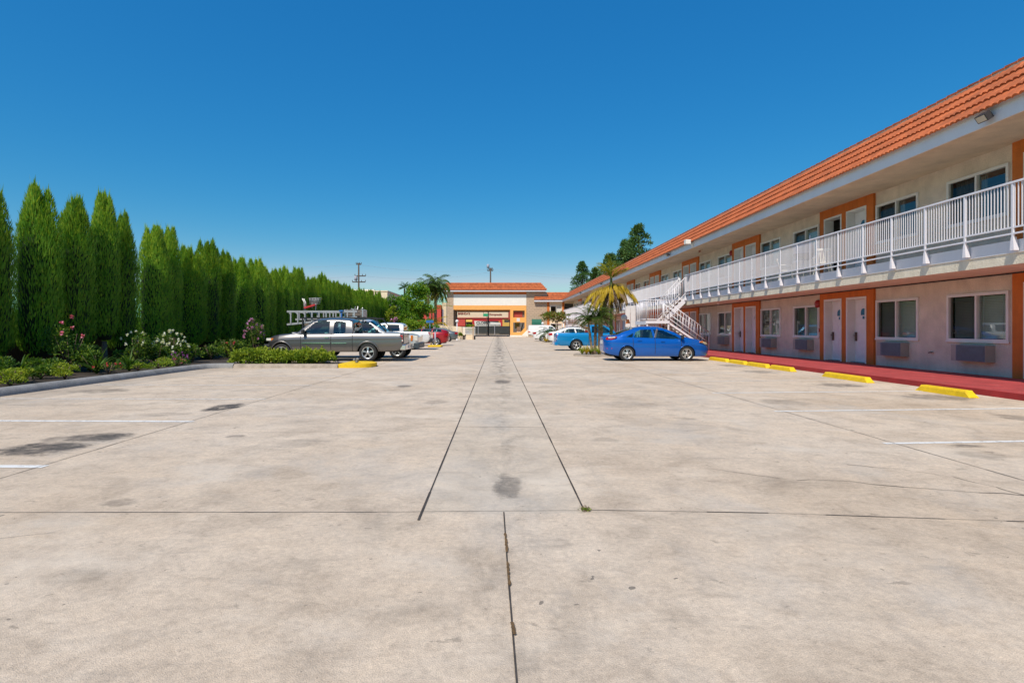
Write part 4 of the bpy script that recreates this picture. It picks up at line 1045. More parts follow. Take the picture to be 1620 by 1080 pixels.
shrub('hibiscus', 'dark bush with a single red flower near the bend of the kerb', 'shrub', (-11.4, 24.2, BZ), (.9, .8, 1.0), 1300, GS, .10, .05, None, 2, 10, 'petal_red', .09, zone=(.25, -.5, .12, .65, .12))
shrub('lime_bush', 'round yellow green bush at the kerb left of the red flowers', 'shrub', (-10.72, 14.1, BZ), (.42, .5, .42), 1100, GL, .05, .035, None, None, 11)
shrub('lime_bush', 'yellow green ground bush at the kerb by the frame edge', 'shrub', (-10.75, 12.55, BZ), (.45, .65, .42), 1200, GL, .055, .035, None, None, 12)
shrub('lime_bush', 'olive green bush at the kerb under the fullest white roses', 'shrub', (-10.65, 17.9, BZ), (.4, .7, .36), 900, GW, .05, .035, None, None, 13)
shrub('lime_bush', 'small olive tuft at the kerb in front of the first white roses', 'shrub', (-10.6, 16.8, BZ), (.3, .35, .24), 500, GW, .05, .035, None, None, 14)
r = random.Random(77)
for i in range(26):
    Y = 11.2 + i * .56 + r.uniform(-.2, .2); X = -11.5 - (i % 3) * .55 + r.uniform(-.2, .2)
    shrub('green_shrub', 'dark leafy filler shrub in the flower bed below the cypresses', 'shrub', (X, Y, BZ), (.5, .55, r.uniform(.35, .75)), 620, GS, .085, .05, 'filler shrubs in the flower bed', None, 200 + i)
for i in range(8):
    shrub('green_shrub', 'leafy shrub in the bed ahead of the parked pickups', 'shrub', (-11.3 + r.uniform(-.3, .3), 27.5 + i * 4.1, BZ), (.8, .9, r.uniform(.6, 1.0)), 500, GS, .12, .06, 'shrubs ahead of the pickups', None, 300 + i)
def strap(label, loc, n, ln, seed, m='shrub', nm='lily_plant'):
    r = random.Random(seed); mb = MB(); mb.raw = True
    for i in range(n):
        a = r.uniform(0, 2 * PI); t_ = r.uniform(.25, .9); d0 = Vector((math.cos(a) * t_, math.sin(a) * t_, 1)).normalized(); p = Vector((0, 0, 0)); l_ = ln * r.uniform(.7, 1.2); w_ = .05
        sd = d0.cross(Vector((0, 0, 1))).normalized(); prev = None
        for k in range(6):
            f = k / 5; q = p + sd * (w_ * (1 - f) ** .6 / 2 + .002); q2 = p - sd * (w_ * (1 - f) ** .6 / 2 + .002)
            if prev: mb.add([prev[0], q, q2, prev[1]], [(0, 1, 2, 3)])
            prev = (q, q2); p = p + d0 * l_ / 5; d0 = (d0 + Vector((0, 0, -.28))).normalized()
    o = mb.build(nm, m); o.location = loc; return tag(o, label, 'plant')
strap('strap leaved lily beside the bare cypress trunk', (-11.2, 15.9, BZ), 34, .85, 1)
strap('spiky strap leaved plant by the kerb near the frame edge', (-11.1, 13.2, BZ), 30, .9, 2)
strap('strap leaved plant under the first white roses', (-11.0, 17.0, BZ), 24, .8, 3)
strap('strap leaved plant before the fullest white roses', (-11.1, 19.4, BZ), 22, .7, 4)
isl = [(-9.25, 20.7, .75), (-8.75, 20.55, .82), (-8.2, 20.7, .72), (-7.7, 20.6, .7), (-7.2, 20.7, .74), (-6.75, 20.6, .78), (-6.35, 20.75, .62)]
for i, (x, y, h) in enumerate(isl):
    shrub('island_shrub', 'bright weedy shrub filling the island before the grey pickup', 'shrub', (x, y, .09), (.55, .62, h * .70), 1700, GW, .10, .05, 'weedy shrubs on the island', None, 400 + i, sprig=22)

def broad_tree(name, label, loc, h, crown, n, m, ln, wd, seed, K=26, group=None, trunkr=.16, fl=None):
    r = random.Random(seed); t = thing(name, label, 'tree', loc, 0, group); cx, cy, cz = crown; base = h - cz * 2
    mb = MB(); mb.raw = True; tr = MB(); tr.tube([(0, 0, -.1), (.05, 0, base * .6 + .3), (0, .1, base + cz * .5)], [trunkr, trunkr * .8, trunkr * .5], 8)
    for k in range(K):
        d = rdir(r); q = r.uniform(.35, .85); c = Vector((d.x * cx * q, d.y * cy * q, base + cz + d.z * cz * q))
        s = r.uniform(.24, .40); clump(mb, c, (cx * s, cy * s, cz * s * .8), n // K, ln, wd, r, (0, 0, 0, 1) if len(m) > 1 else (0,), .1, .35)
        if k % 3 == 0: tr.tube([(0, 0, base + cz * .2), tuple(c * .5 + Vector((0, 0, base * .5))), tuple(c)], [trunkr * .45, trunkr * .3, .02], 5)
    mb.build('crown', m, t); tr.build('trunk', 'bark', t)
    if fl:
        fm = MB(); fm.raw = True
        for i in range(fl[0]): flower(fm, (fl[1][0] + r.gauss(0, .2), fl[1][1], fl[1][2] + r.gauss(0, .2)), fl[3], r, 0)
        fm.build('blossoms', fl[2], t)
    return t
YT = 74.
broad_tree('broadleaf_tree', 'bushy bright green tree in front of the palm, tallest of the clump', (px(655, YT), YT, 0), pz(446, YT), (2.5, 2.4, 2.9), 7000, ['tree_leaf', 'tree_lime'], .32, .17, 21, 34)
broad_tree('broadleaf_tree', 'round green tree at the end of the cypress hedge', (px(626, 71), 71, 0), pz(466, 71), (1.7, 1.7, 2.1), 3500, ['tree_leaf'], .28, .13, 22, 22)
broad_tree('oleander_tree', 'pale leaved bush with a pink flower beside the hedge end', (px(617, 66), 66, 0), pz(482, 66), (1.0, 1.0, 1.25), 1500, ['shrub_lime', 'tree_leaf'], .26, .10, 23, 14, fl=(9, (.75, -.9, 2.2), 'petal_lilac', .22))
broad_tree('garden_shrub', 'low lime green shrub under the bright tree, behind the white pickup', (px(664, 66), 66, 0), pz(500, 66), (1.9, 1.6, 1.15), 2600, ['tree_lime', 'tree_leaf'], .26, .12, 24, 18)
broad_tree('garden_shrub', 'dark green low shrub between white pickup and grey sedan', (px(682, 68), 68, 0), pz(508, 68), (1.2, 1.1, .9), 1500, ['tree_leaf'], .24, .10, 25, 12)
broad_tree('garden_shrub', 'bright shrub mass left under the round tree, behind the white pickup', (px(640, 67), 67, 0), pz(492, 67), (1.6, 1.3, 1.4), 2200, ['tree_leaf', 'tree_lime'], .26, .12, 26, 14)
broad_tree('garden_shrub', 'rounded yellow green bush at the foot of the globe lamp', (px(728.5, 69), 69.4, 0), 1.05, (.38, .4, .5), 700, ['shrub_lime', 'tree_leaf'], .12, .06, 27, 8, trunkr=.04)
broad_tree('garden_shrub', 'small green bush seen over the white picket fence', (px(743, 84), 84, 0), pz(510, 84), (.7, .6, .75), 700, ['tree_lime'], .2, .1, 28, 8, trunkr=.06)

def frond(mb, base, az, tilt, ln, r, mi=0, drop=.55, leafl=.45, leafw=.045, n=20, hang=.35, rach=.016):
    p = Vector(base); d = Vector((math.cos(az) * math.cos(tilt), math.sin(az) * math.cos(tilt), math.sin(tilt)))
    side = Vector((-math.sin(az), math.cos(az), 0)); pts = [p.copy()]
    for k in range(n):
        p = p + d * ln / n; d = (d + Vector((0, 0, -drop / n * 2.2))).normalized(); pts.append(p.copy())
        f = (k + 1) / n
        if f < .12: continue
        l_ = leafl * (math.sin(PI * min(1, .12 + f * .82)) ** .6) * r.uniform(.85, 1.1)
        for s in (-1, 1):
            ld = side * s * (1 - hang * .5) + d * .55 + Vector((0, 0, -hang + r.uniform(-.12, .12)))
            mb.leaf(p, ld, Vector((0, 0, 1)) + rdir(r) * .3, l_, leafw, mi)
    mb.tube(pts[::4] + [pts[-1]], [rach * (1 - i / (len(pts[::4]) + 1)) + .003 for i in range(len(pts[::4]) + 1)], 4, mi, False)
def palm(name, label, loc, th, tr_r, fronds, group=None, bark='bark_palm', shaft=None, lean=(0, 0), trunks=None):
    t = thing(name, label, 'palm tree', loc, 0, group); tr = MB()
    pts = []; rad = []
    for i in range(15):
        f = i / 14; pts.append((lean[0] * f, lean[1] * f, -.05 + th * f)); rad.append(tr_r * (1.15 - .25 * f) * (1.07 if i % 2 else .95))
    tr.tube(pts, rad, 10); tr.build('trunk', bark, t)
    if shaft:
        sh = MB(); sh.tube([(lean[0], lean[1], th - .03), (lean[0], lean[1], th + shaft * .4), (lean[0], lean[1], th + shaft)], [tr_r * 1.2, tr_r * 1.05, tr_r * .5], 10); sh.build('crownshaft', 'palm_shaft', t)
    for nm, m, spec in fronds:
        mb = MB(); mb.raw = True; r = random.Random(sum(map(ord, nm + label)))
        for (az, tl, ln, zoff, dr, hg) in spec: frond(mb, (lean[0], lean[1], th + zoff), az, tl, ln, r, 0, dr, FL[0], FL[1], FL[2], hg)
        mb.build(nm, m, t)
    return t
r = random.Random(31)
FL = (.5, .05, 22)
YP = 30.8
grn = [(r.uniform(0, 6.28), R(r.uniform(50, 85)), r.uniform(.95, 1.4), 1.0, .45, .35) for i in range(11)]
yel = [(R(a + r.uniform(-8, 8)), R(tl), ln, .55 + r.uniform(-.25, .15), dr, 1.15) for a, tl, ln, dr in ((200, 15, 1.7, 1.15), (188, -8, 1.6, 1.0), (176, 30, 1.9, 1.05), (215, 0, 1.65, 1.2), (170, -20, 1.5, .9), (205, -30, 1.5, .8), (350, 28, 1.8, 1.0), (335, 8, 1.4, 1.2), (5, 12, 1.5, 1.2), (250, -15, 1.2, 1.3), (20, 34, 2.0, 1.0), (225, 20, 1.3, 1.3), (355, -10, 1.1, 1.1), (193, 40, 1.5, 1.3), (345, 45, 1.4, 1.3), (182, 8, 1.9, 1.0), (12, 0, 1.2, 1.1), (300, 20, 1.0, 1.4), (265, 25, 1.1, 1.4))]
ded = [(R(a + r.uniform(-10, 10)), R(tl), ln, .35 + r.uniform(-.2, .2), 1.3, .8) for a, tl, ln in ((195, -20, 1.6), (230, -35, 1.5), (180, -15, 1.5), (275, -40, 1.4), (320, -30, 1.2), (0, -20, 1.3), (160, -30, 1.6), (210, -50, 1.7), (345, -10, 1.1), (190, 35, 1.5), (340, 40, 1.2), (185, -40, 1.4), (265, 10, 1.0))]
FL = (.52, .042, 34)
palm('king_palm', 'tall palm with yellow hanging fronds beside the blue pickup', (px(967, YP), YP, 0), pz(470, YP), .085, [('crown', 'palm_lime', grn), ('yellow_fronds', 'palm_yellow', yel), ('dead_fronds', 'palm_dead', ded)], None, 'palm_shaft', 1.2)
FL = (.32, .03, 18)
def pyg(cx, n, seed, ln=1.15):
    r = random.Random(seed); return [('crown', 'palm_green', [(r.uniform(0, 6.28), R(r.uniform(0, 75)), ln * r.uniform(.8, 1.1), 0, .75, .25) for i in range(n)])]
palm('pygmy_palm', 'short palm with thick shaggy trunk, nearest the blue sedan tail', (px(950, 29.6), 29.6, .05), 1.85, .125, pyg(0, 24, 1), 'short palms on the right island')
palm('pygmy_palm', 'short palm with thin dark trunk, middle of the island cluster', (px(942, 29.9), 30.1, .05), 1.8, .075, pyg(0, 20, 2), 'short palms on the right island', lean=(.05, 0))
palm('pygmy_palm', 'short leaning palm nearest the blue pickup wheel', (px(937, 29.9), 29.8, .05), 1.75, .06, pyg(0, 20, 3), 'short palms on the right island', lean=(-.22, .1))
for i, (x, y, l) in enumerate(((921, 29.2, 'yellow green flax clump at the tip of the right island'), (928, 29.0, 'straw coloured flax clump in the middle of the right island'), (934, 29.3, 'green flax clump at the foot of the leaning palm'), (947, 29.2, 'yellow flax clump at the foot of the thick palm'))):
    strap(l, (px(x, y), y, .06), 40, .55, 20 + i, ['shrub_lime', 'palm_yellow', 'shrub_weed', 'shrub_lime'][i], 'flax_plant')
mb = MB(); pl = [(3.85, 28.6), (4.6, 27.6), (5.9, 27.5), (9.8, 27.6), (9.8, 31.4), (5.6, 31.4), (4.3, 30.8), (3.95, 29.6)]
mb.prism(pl, -.01, .05, plane='xy'); tag(mb.build('palm_island', 'kerb_warm'), kind='structure')
# far island with plumeria tree
YB = 57.
FL = (.35, .05, 14)
palm('pygmy_palm', 'bushy small palm on the far island by the white car wheel', (px(868, YB), YB, .03), .95, .11, pyg(0, 22, 7, 1.5), None)
palm('pygmy_palm', 'little yellowish palm under the plumeria tree', (px(885, YB + 2), YB + 2, .03), 1.1, .06, [('crown', 'palm_yellow', [(i * .7, R(30 + 5 * (i % 5)), .8, 0, .7, .3) for i in range(9)])], None)
broad_tree('plumeria_tree', 'open branched small tree with rusty green leaves on the far island', (px(881, YB + 1), YB + 1, 0), pz(489, YB + 1), (1.75, 1.2, .75), 1300, ['plumeria', 'tree_leaf'], .26, .10, 33, 16, trunkr=.08)
strap('straw coloured tuft at the foot of the far island palm', (px(864, YB - 1), YB - 1, .02), 50, .7, 44, 'palm_yellow', 'flax_plant')
mb = MB(); mb.prism([(px(856, YB - 1.4), YB - 1.4), (px(870, YB - 1.6), YB - 1.6), (9.8, YB - 1.2), (9.8, YB + 3), (5.2, YB + 3)], -.01, .05, plane='xy'); tag(mb.build('far_island', 'kerb_warm'), kind='structure')
# palms by the gateway
YQ = 86.
FL = (.75, .09, 20)
r = random.Random(8)
palm('queen_palm', 'tall queen palm beside the gateway roof', (px(689, YQ), YQ, 0), pz(452, YQ), .22, [('crown', 'palm_green', [(r.uniform(0, 6.28), R(r.uniform(-25, 80)), r.uniform(2.5, 3.4), 0, 1.15, .8) for i in range(70)]), ('dead_fronds', 'palm_dead', [(r.uniform(0, 6.28), R(-40), 1.9, -.3, .9, .7) for i in range(9)])], None)
palm('queen_palm', 'second queen palm, left and lower of the pair', (px(677, YQ - 2), YQ - 2, 0), pz(456, YQ - 2), .17, [('crown', 'palm_green', [(r.uniform(0, 6.28), R(r.uniform(10, 80)), r.uniform(2., 2.7), 0, .9, .5) for i in range(24)])], None)
FL = (.6, .07, 18)
palm('areca_palm', 'yellow green feathery palm between bright tree and gateway', (px(683, 78), 78, 0), pz(495, 78), .10, [('crown', 'palm_lime', [(r.uniform(0, 6.28), R(r.uniform(40, 85)), r.uniform(2.2, 3.6), r.uniform(-.5, .3), .6, .4) for i in range(22)])], None)
palm('areca_palm', 'small drooping yellow palm before the red shop', (px(690, 76), 76, 0), pz(512, 76), .07, [('crown', 'palm_yellow', [(r.uniform(0, 6.28), R(r.uniform(30, 80)), r.uniform(1.3, 2.1), 0, .8, .4) for i in range(12)])], None)
palm('fan_palm', 'dark spiky palm head behind the bright tree', (px(640, 92), 92, 0), pz(456, 92), .15, [('crown', 'conifer', [(r.uniform(0, 6.28), R(r.uniform(10, 80)), 1.2, 0, .5, .1) for i in range(18)])], None)

# conifers behind the motel roof
def conifer(label, x, Y, ytop, wd, seed, n=9000, lobes=None):
    r = random.Random(seed); X = px(x, Y); h = pz(ytop, Y); t = thing('conifer_tree', label, 'tree', (X, Y, 0), 0, 'conifers behind the motel')
    mb = MB(); mb.raw = True; tr = MB(); tr.tube([(0, 0, -.1), (0, 0, h * .5), (0, 0, h * .96)], [.28, .18, .04], 8)
    K = 72
    for k in range(K):
        f = (k + r.random()) / K; z = h * (.24 + .74 * f); q = wd * (1 - f) ** .75 * r.uniform(.35, .95); a = r.uniform(0, 2 * PI)
        s = .5 + wd * .28 * (1 - f)
        clump(mb, (q * math.cos(a), q * math.sin(a), z), (s, s, s * .75), n // K, .34, .13, r, (0,), .5, .2)
        if k % 4 == 0: tr.tube([(0, 0, z - .5), (q * math.cos(a), q * math.sin(a), z)], [.06, .02], 4)
    mb.build('crown', 'conifer', t); tr.build('trunk', 'bark', t); return t
conifer('tallest dark conifer above the tile roof', 1011, 72, 354, 4.0, 61)
conifer('pointed conifer left of the tallest one', 990, 74, 380, 3.6, 62)
conifer('lower dark conifer behind the tall palm', 966, 80, 402, 4.4, 63, 9500)
conifer('stout lone conifer left of the others', 921, 105, 414, 3.9, 64)
conifer('short conifer joining the lone one to the palm', 942, 100, 424, 3.6, 65)

# ------------------------------------------------------------------ vehicles
def pchip(P):
    xs = [p[0] for p in P]; ys = [p[1] for p in P]; n = len(P)
    if n == 1: return lambda x: ys[0]
    h = [xs[i + 1] - xs[i] for i in range(n - 1)]; dl_ = [(ys[i + 1] - ys[i]) / h[i] for i in range(n - 1)]
    d = [dl_[0]] + [0 if dl_[i - 1] * dl_[i] <= 0 else 2 / (1 / dl_[i - 1] + 1 / dl_[i]) for i in range(1, n - 1)] + [dl_[-1]]
    def f(x):
        x = min(max(x, xs[0]), xs[-1]); i = 0
        while i < n - 2 and x > xs[i + 1]: i += 1
        t = (x - xs[i]) / h[i]; a, b = ys[i], ys[i + 1]
        return a * (2 * t ** 3 - 3 * t * t + 1) + h[i] * d[i] * (t ** 3 - 2 * t * t + t) + b * (-2 * t ** 3 + 3 * t * t) + h[i] * d[i + 1] * (t ** 3 - t * t)
    return f
def inside(x, z, P):
    c = False; j = len(P) - 1
    for i in range(len(P)):
        if (P[i][1] > z) != (P[j][1] > z) and x < (P[j][0] - P[i][0]) * (z - P[i][1]) / (P[j][1] - P[i][1]) + P[i][0]: c = not c
        j = i
    return c
def wheel_meshes(rad, wd, spokes=5, style='alloy'):
    ty = MB(); rr = rad * .66
    ty.lathe([(rr, -wd / 2 + .01), (rr + .02, -wd / 2), (rad * .93, -wd / 2 + .005), (rad * .985, -wd / 2 + .03), (rad, -wd / 4), (rad, wd / 4), (rad * .985, wd / 2 - .03), (rad * .93, wd / 2 - .005), (rr + .02, wd / 2), (rr, wd / 2 - .01)], n=36, axis='y')
    rm = MB()
    rm.lathe([(rr + .008, -wd / 2 + .008), (rr - .018, -wd / 2 + .004), (rr - .028, -wd / 2 + .05), (rr - .03, wd / 2 - .03)], n=36, axis='y')
    yo = -wd / 2 + .02
    for k in range(spokes):
        a = 2 * PI * k / spokes + PI / 2; da = PI / spokes * (.52 if style == 'alloy' else .72)
        for s in ((-1, 1) if style == 'twin' else (0,)):
            aa = a + s * .20; dd = da * (.42 if style == 'twin' else 1)
            def P(q, t, y): return (q * math.cos(t), y, q * math.sin(t))
            q0, q1 = rad * .10, rr - .01
            vs = [P(q0, a - .45 + s * .2, yo - .012), P(q0, a + .45 + s * .2, yo - .012), P(q1, aa + dd * .62, yo), P(q1, aa - dd * .62, yo)]
            vs += [(v[0], v[1] + .035, v[2]) for v in vs]
            rm.add(vs, [(0, 1, 2, 3), (7, 6, 5, 4), (0, 3, 7, 4), (1, 5, 6, 2), (0, 4, 5, 1), (2, 6, 7, 3)])
    rm.lathe([(.001, yo - .03), (rad * .13, yo - .026), (rad * .17, yo - .01), (rad * .17, yo + .03)], n=16, axis='y')
    hb = MB(); hb.lathe([(.001, -wd / 2 + .075), (rr - .03, -wd / 2 + .075), (rr - .03, wd / 2 - .04), (.001, wd / 2 - .04)], n=24, axis='y')
    return keep(hb, 'wheel', 'dark'), keep(ty, 'tyre', 'rubber'), keep(rm, 'rim', 'alloy')
def vehicle(name, label, cat, S, pos, heading, group=None, res=.024):
    """S: spec. local x from tail (0) to nose (L); y sideways; pos = ground point of the vehicle's tail-centre"""
    t = thing(name, label, cat, pos, heading, group)
    Ln = S['L']; top = [pchip(s) for s in S['top']]; tops = S['top']; belt = pchip(S['belt']); plan = pchip(S['plan']); sill = pchip(S['sill'])
    bed = S.get('bed')
    xs = []
    brk = [s[0][0] for s in tops[1:]]
    n = int(Ln / res)
    xs = [Ln * i / n for i in range(n + 1)]
    for b in brk: xs += [b - .003, b + .003]
    xs = sorted(set(xs))
    def topz(x):
        for s, f in zip(tops, top):
            if x <= s[-1][0]: return f(x)
        return top[-1](x)
    NS, NG, NR = 20, 13, 9
    def section(x):
        w_ = plan(x); zb = sill(x); zs = belt(x); zt = topz(x); P = []
        P.append((0, zb + .02)); P.append((w_ * .6, zb + .01)); P.append((w_ * .9, zb))
        for i in range(NS + 1):
            f = i / NS; z = zb + .03 + (zs - zb - .03) * f
            bul = S.get('bulge', .035) * (1 - (2 * f - .9) ** 2 * .9)
            cr = .012 * math.exp(-((f - .72) / .05) ** 2)
            P.append((w_ - .035 + bul - (.03 * (1 - f) ** 6) + cr - (.03 * max(0, f - .85) / .15) ** 1, z))
        ws = P[-1][0]
        if bed and bed[0] < x < bed[1]:
            zr = zs; fl_ = bed[2]
            for i in range(NG): P.append((ws - .07 * (i + 1) / NG, zr + .012 * math.sin(PI * (i + 1) / NG)))
            for i in range(NR):
                f = (i + 1) / NR
                P.append((ws - .08 if f < .6 else (ws - .08) * (1 - f) / .4, zr + (fl_ - zr) * min(1, f / .55)))
            return P
        dz = max(.01, zt - zs); wc = ws - .05 - S.get('tumble', .30) * dz; zc = zs + dz * (.86 if dz > .2 else .80)
        for i in range(NG):
            f = (i + 1) / NG; bow = .03 * math.sin(PI * f) * min(1, dz / .3); P.append((ws + (wc - ws) * f + bow, zs + (zc - zs) * f))
        for i in range(NR):
            f = (i + 1) / NR; a = f * PI / 2
            P.append((wc * (1 - f ** 1.35), zc + (zt - zc) * math.sin(a) ** .75))
        return P
    rings = [section(x) for x in xs]; m_ = len(rings[0])
    main = {}          # part -> MB
    def mbp(k):
        if k not in main: main[k] = MB()
        return main[k]
    arches = S['wheels']; wr = S['wr'] + S.get('gap', .055)
    vs = [[(x, -p[0], p[1]) for p in rg] for x, rg in zip(xs, rings)]
    face_of = {}
    i_s0, i_g0, i_r0 = 2, 3 + NS, 3 + NS + NG
    for i in range(len(xs) - 1):
        xm = (xs[i] + xs[i + 1]) / 2
        for j in range(m_ - 1):
            q = [rings[i][j], rings[i + 1][j], rings[i + 1][j + 1], rings[i][j + 1]]
            zm = sum(p[1] for p in q) / 4; ym = sum(p[0] for p in q) / 4
            part = 'body'
            if xm > S.get('nosex', 99) and j >= 2: part = 'nose_cover'
            if j < i_g0 + 1 and any((xm - a) ** 2 + (zm - S['wr']) ** 2 < wr ** 2 for a in arches) : 
                if j >= 1: continue
            if j >= i_g0 - 3 and not (bed and bed[0] < xm < bed[1]):
                if j < i_r0 + 1:
                    for wi, poly in enumerate(S['wins']):
                        if inside(xm, zm, poly): part = ('side_window', wi)
            if j >= i_r0 - 1 or (j >= i_g0 and S.get('wrap')):
                for nm, a, b, ym_ in S['screens']:
                    if a < xm < b and ym < ym_ and part == 'body' and not (bed and bed[0] < xm < bed[1]): part = (nm, 0)
            if part == 'body' and j >= 3 and j <= i_g0:
                for sx in S.get('seams', ()):
                    if sx[1] < zm < sx[2] and abs(xm - sx[0]) < res * .55: part = 'seam'
            for sg in (1, -1):
                ff = [(xs[i], q[0][0] * -sg, q[0][1]), (xs[i + 1], q[1][0] * -sg, q[1][1]), (xs[i + 1], q[2][0] * -sg, q[2][1]), (xs[i], q[3][0] * -sg, q[3][1])]
                key = part if not (isinstance(part, tuple) and part[0] == 'side_window') else (part[0], part[1], sg)
                mbp(key).add(ff, [(0, 1, 2, 3) if sg == 1 else (3, 2, 1, 0)], 0, True)
    for end in (0, -1):
        rg = rings[end]; x = xs[end]
        poly = [(x, -p[0], p[1]) for p in rg] + [(x, p[0], p[1]) for p in rg[::-1]]
        if not (bed and end == 0): mbp('body').add(poly, [tuple(range(len(poly)))], 0, False)
        else:
            zs = belt(0); mbp('body').add([(x, -plan(0) + .02, sill(0)), (x, plan(0) - .02, sill(0)), (x, plan(0) - .02, zs), (x, -plan(0) + .02, zs), (x + .06, -plan(0) + .05, bed[2]), (x + .06, plan(0) - .05, bed[2]), (x + .06, plan(0) - .05, zs), (x + .06, -plan(0) + .05, zs)], [(0, 1, 2, 3), (7, 6, 5, 4), (3, 2, 6, 7)], 0, False)
    for k, mb in main.items():
        if k == 'seam': continue
        nm = k if isinstance(k, str) else k[0]
        if nm == 'body' and 'seam' in main:
            o_ = len(mb.v); sm = main['seam']
            mb.v += sm.v; mb.f += [tuple(q + o_ for q in f) for f in sm.f]; mb.m += [1] * len(sm.f); mb.sm += sm.sm
        bm = bmesh.new(); me = bpy.data.meshes.new(nm); me.from_pydata(mb.v, [], mb.f)
        me.polygons.foreach_set('material_index', mb.m); me.polygons.foreach_set('use_smooth', mb.sm)
        bm.from_mesh(me); bmesh.ops.remove_doubles(bm, verts=bm.verts, dist=.0008)
        bmesh.ops.recalc_face_normals(bm, faces=bm.faces)
        for e in bm.edges:
            if len(e.link_faces) == 2 and e.calc_face_angle(0) > R(38): e.smooth = False
        bm.to_mesh(me); bm.free()
        if nm == 'body': me.materials.append(MATS[S['paint']]); me.materials.append(MATS['dark'])
        elif nm == 'nose_cover': me.materials.append(MATS['black_plastic'])
        else:
            dk = k[0] == 'side_window' and k[1] in S.get('darkwins', ())
            me.materials.append(MATS['car_glass_dark' if dk else 'car_glass'])
        link(nm, me, t)
    # chassis, wheel wells, cabin
    mb = MB(); wI = plan(Ln / 2) - .24
    mb.box(.25, Ln - .3, -wI, wI, sill(Ln / 2) + .0, sill(Ln / 2) + .22)
    for a in arches: mb.box(a - wr - .02, a + wr + .02, -wI, wI, sill(Ln / 2) + .05, S['wr'] * 2 + .12)
    mb.build('chassis', 'dark', t)
    c0, c1 = S['cabin']
    mb = MB(); zf = belt(c0) - .32
    wc_ = plan((c0 + c1) / 2) - .14
    mb.box(c0, c1, -wc_, wc_, zf - .05, zf)
    for sx in S['seats']:
        for sy in (-.36, .36):
            mb.box(sx - .05, sx + .08, sy - .23, sy + .23, zf, zf + .58, 1); mb.box(sx - .03, sx + .06, sy - .12, sy + .12, zf + .6, zf + .78, 1)
    mb.box(c1 - .35, c1 + .0, -wc_, wc_, zf, zf + .36)
    mb.build('interior', ['interior', S.get('seatmat', 'seat_cloth')], t)
    hb, ty, rm = wheel_meshes(S['wr'], S.get('ww', .21), S.get('spokes', 5), S.get('rimstyle', 'alloy'))
    for a in arches:
        for sy in (-1, 1):
            w_ = link('wheel', hb, t, (a, sy * (plan(a) - S.get('ww', .21) / 2 - .02), S['wr']), 0 if sy < 0 else PI)
            link('tyre', ty, w_); link('rim', rm, w_)
            rg = MB(); rr_ = wr - .005; pts = []
            zlow = sill(a)
            for k in range(25):
                th = -.35 + (PI + .7) * k / 24; z = S['wr'] + rr_ * math.sin(th)
                if z < zlow: continue
                x = a + rr_ * math.cos(th)
                zb, zs, wv = sill(x), belt(x), plan(x); f = min(1, max(0, (z - zb - .03) / max(.05, (zs - zb - .03)))); bul = S.get('bulge', .035) * (1 - (2 * f - .9) ** 2 * .9)
                pts.append((x, sy * (wv - .035 + bul - .03 * (1 - f) ** 6), z))
            rg.tube(pts, S.get('lip', .018), 6); rg.build('wheel_arch', S.get('lipmat', S['paint']), t)
    S.get('extra', lambda t, S: None)(t, S)
    return t
def mirror(t, x, y, z, m):
    for sy in (-1, 1):
        mb = MB(); mb.box(x - .05, x + .06, min(sy * y, sy * (y + .2)), max(sy * y, sy * (y + .2)), z, z + .17); o = mb.build('mirror', m, t)
        bv = o.modifiers.new('bevel', 'BEVEL'); bv.width = .035; bv.segments = 3
def handle(t, x, y, z, m, ln=.17):
    for sy in (-1, 1):
        mb = MB(); mb.bar((x - ln / 2, sy * y, z), (x + ln / 2, sy * y, z), .035, .035); mb.build('handle', m, t)
def block(t, nm, m, x0, x1, y0, y1, z0, z1, bev=.03):
    mb = MB(); mb.box(x0, x1, y0, y1, z0, z1); o = mb.build(nm, m, t)
    if bev: b_ = o.modifiers.new('bevel', 'BEVEL'); b_.width = bev; b_.segments = 3
    return o

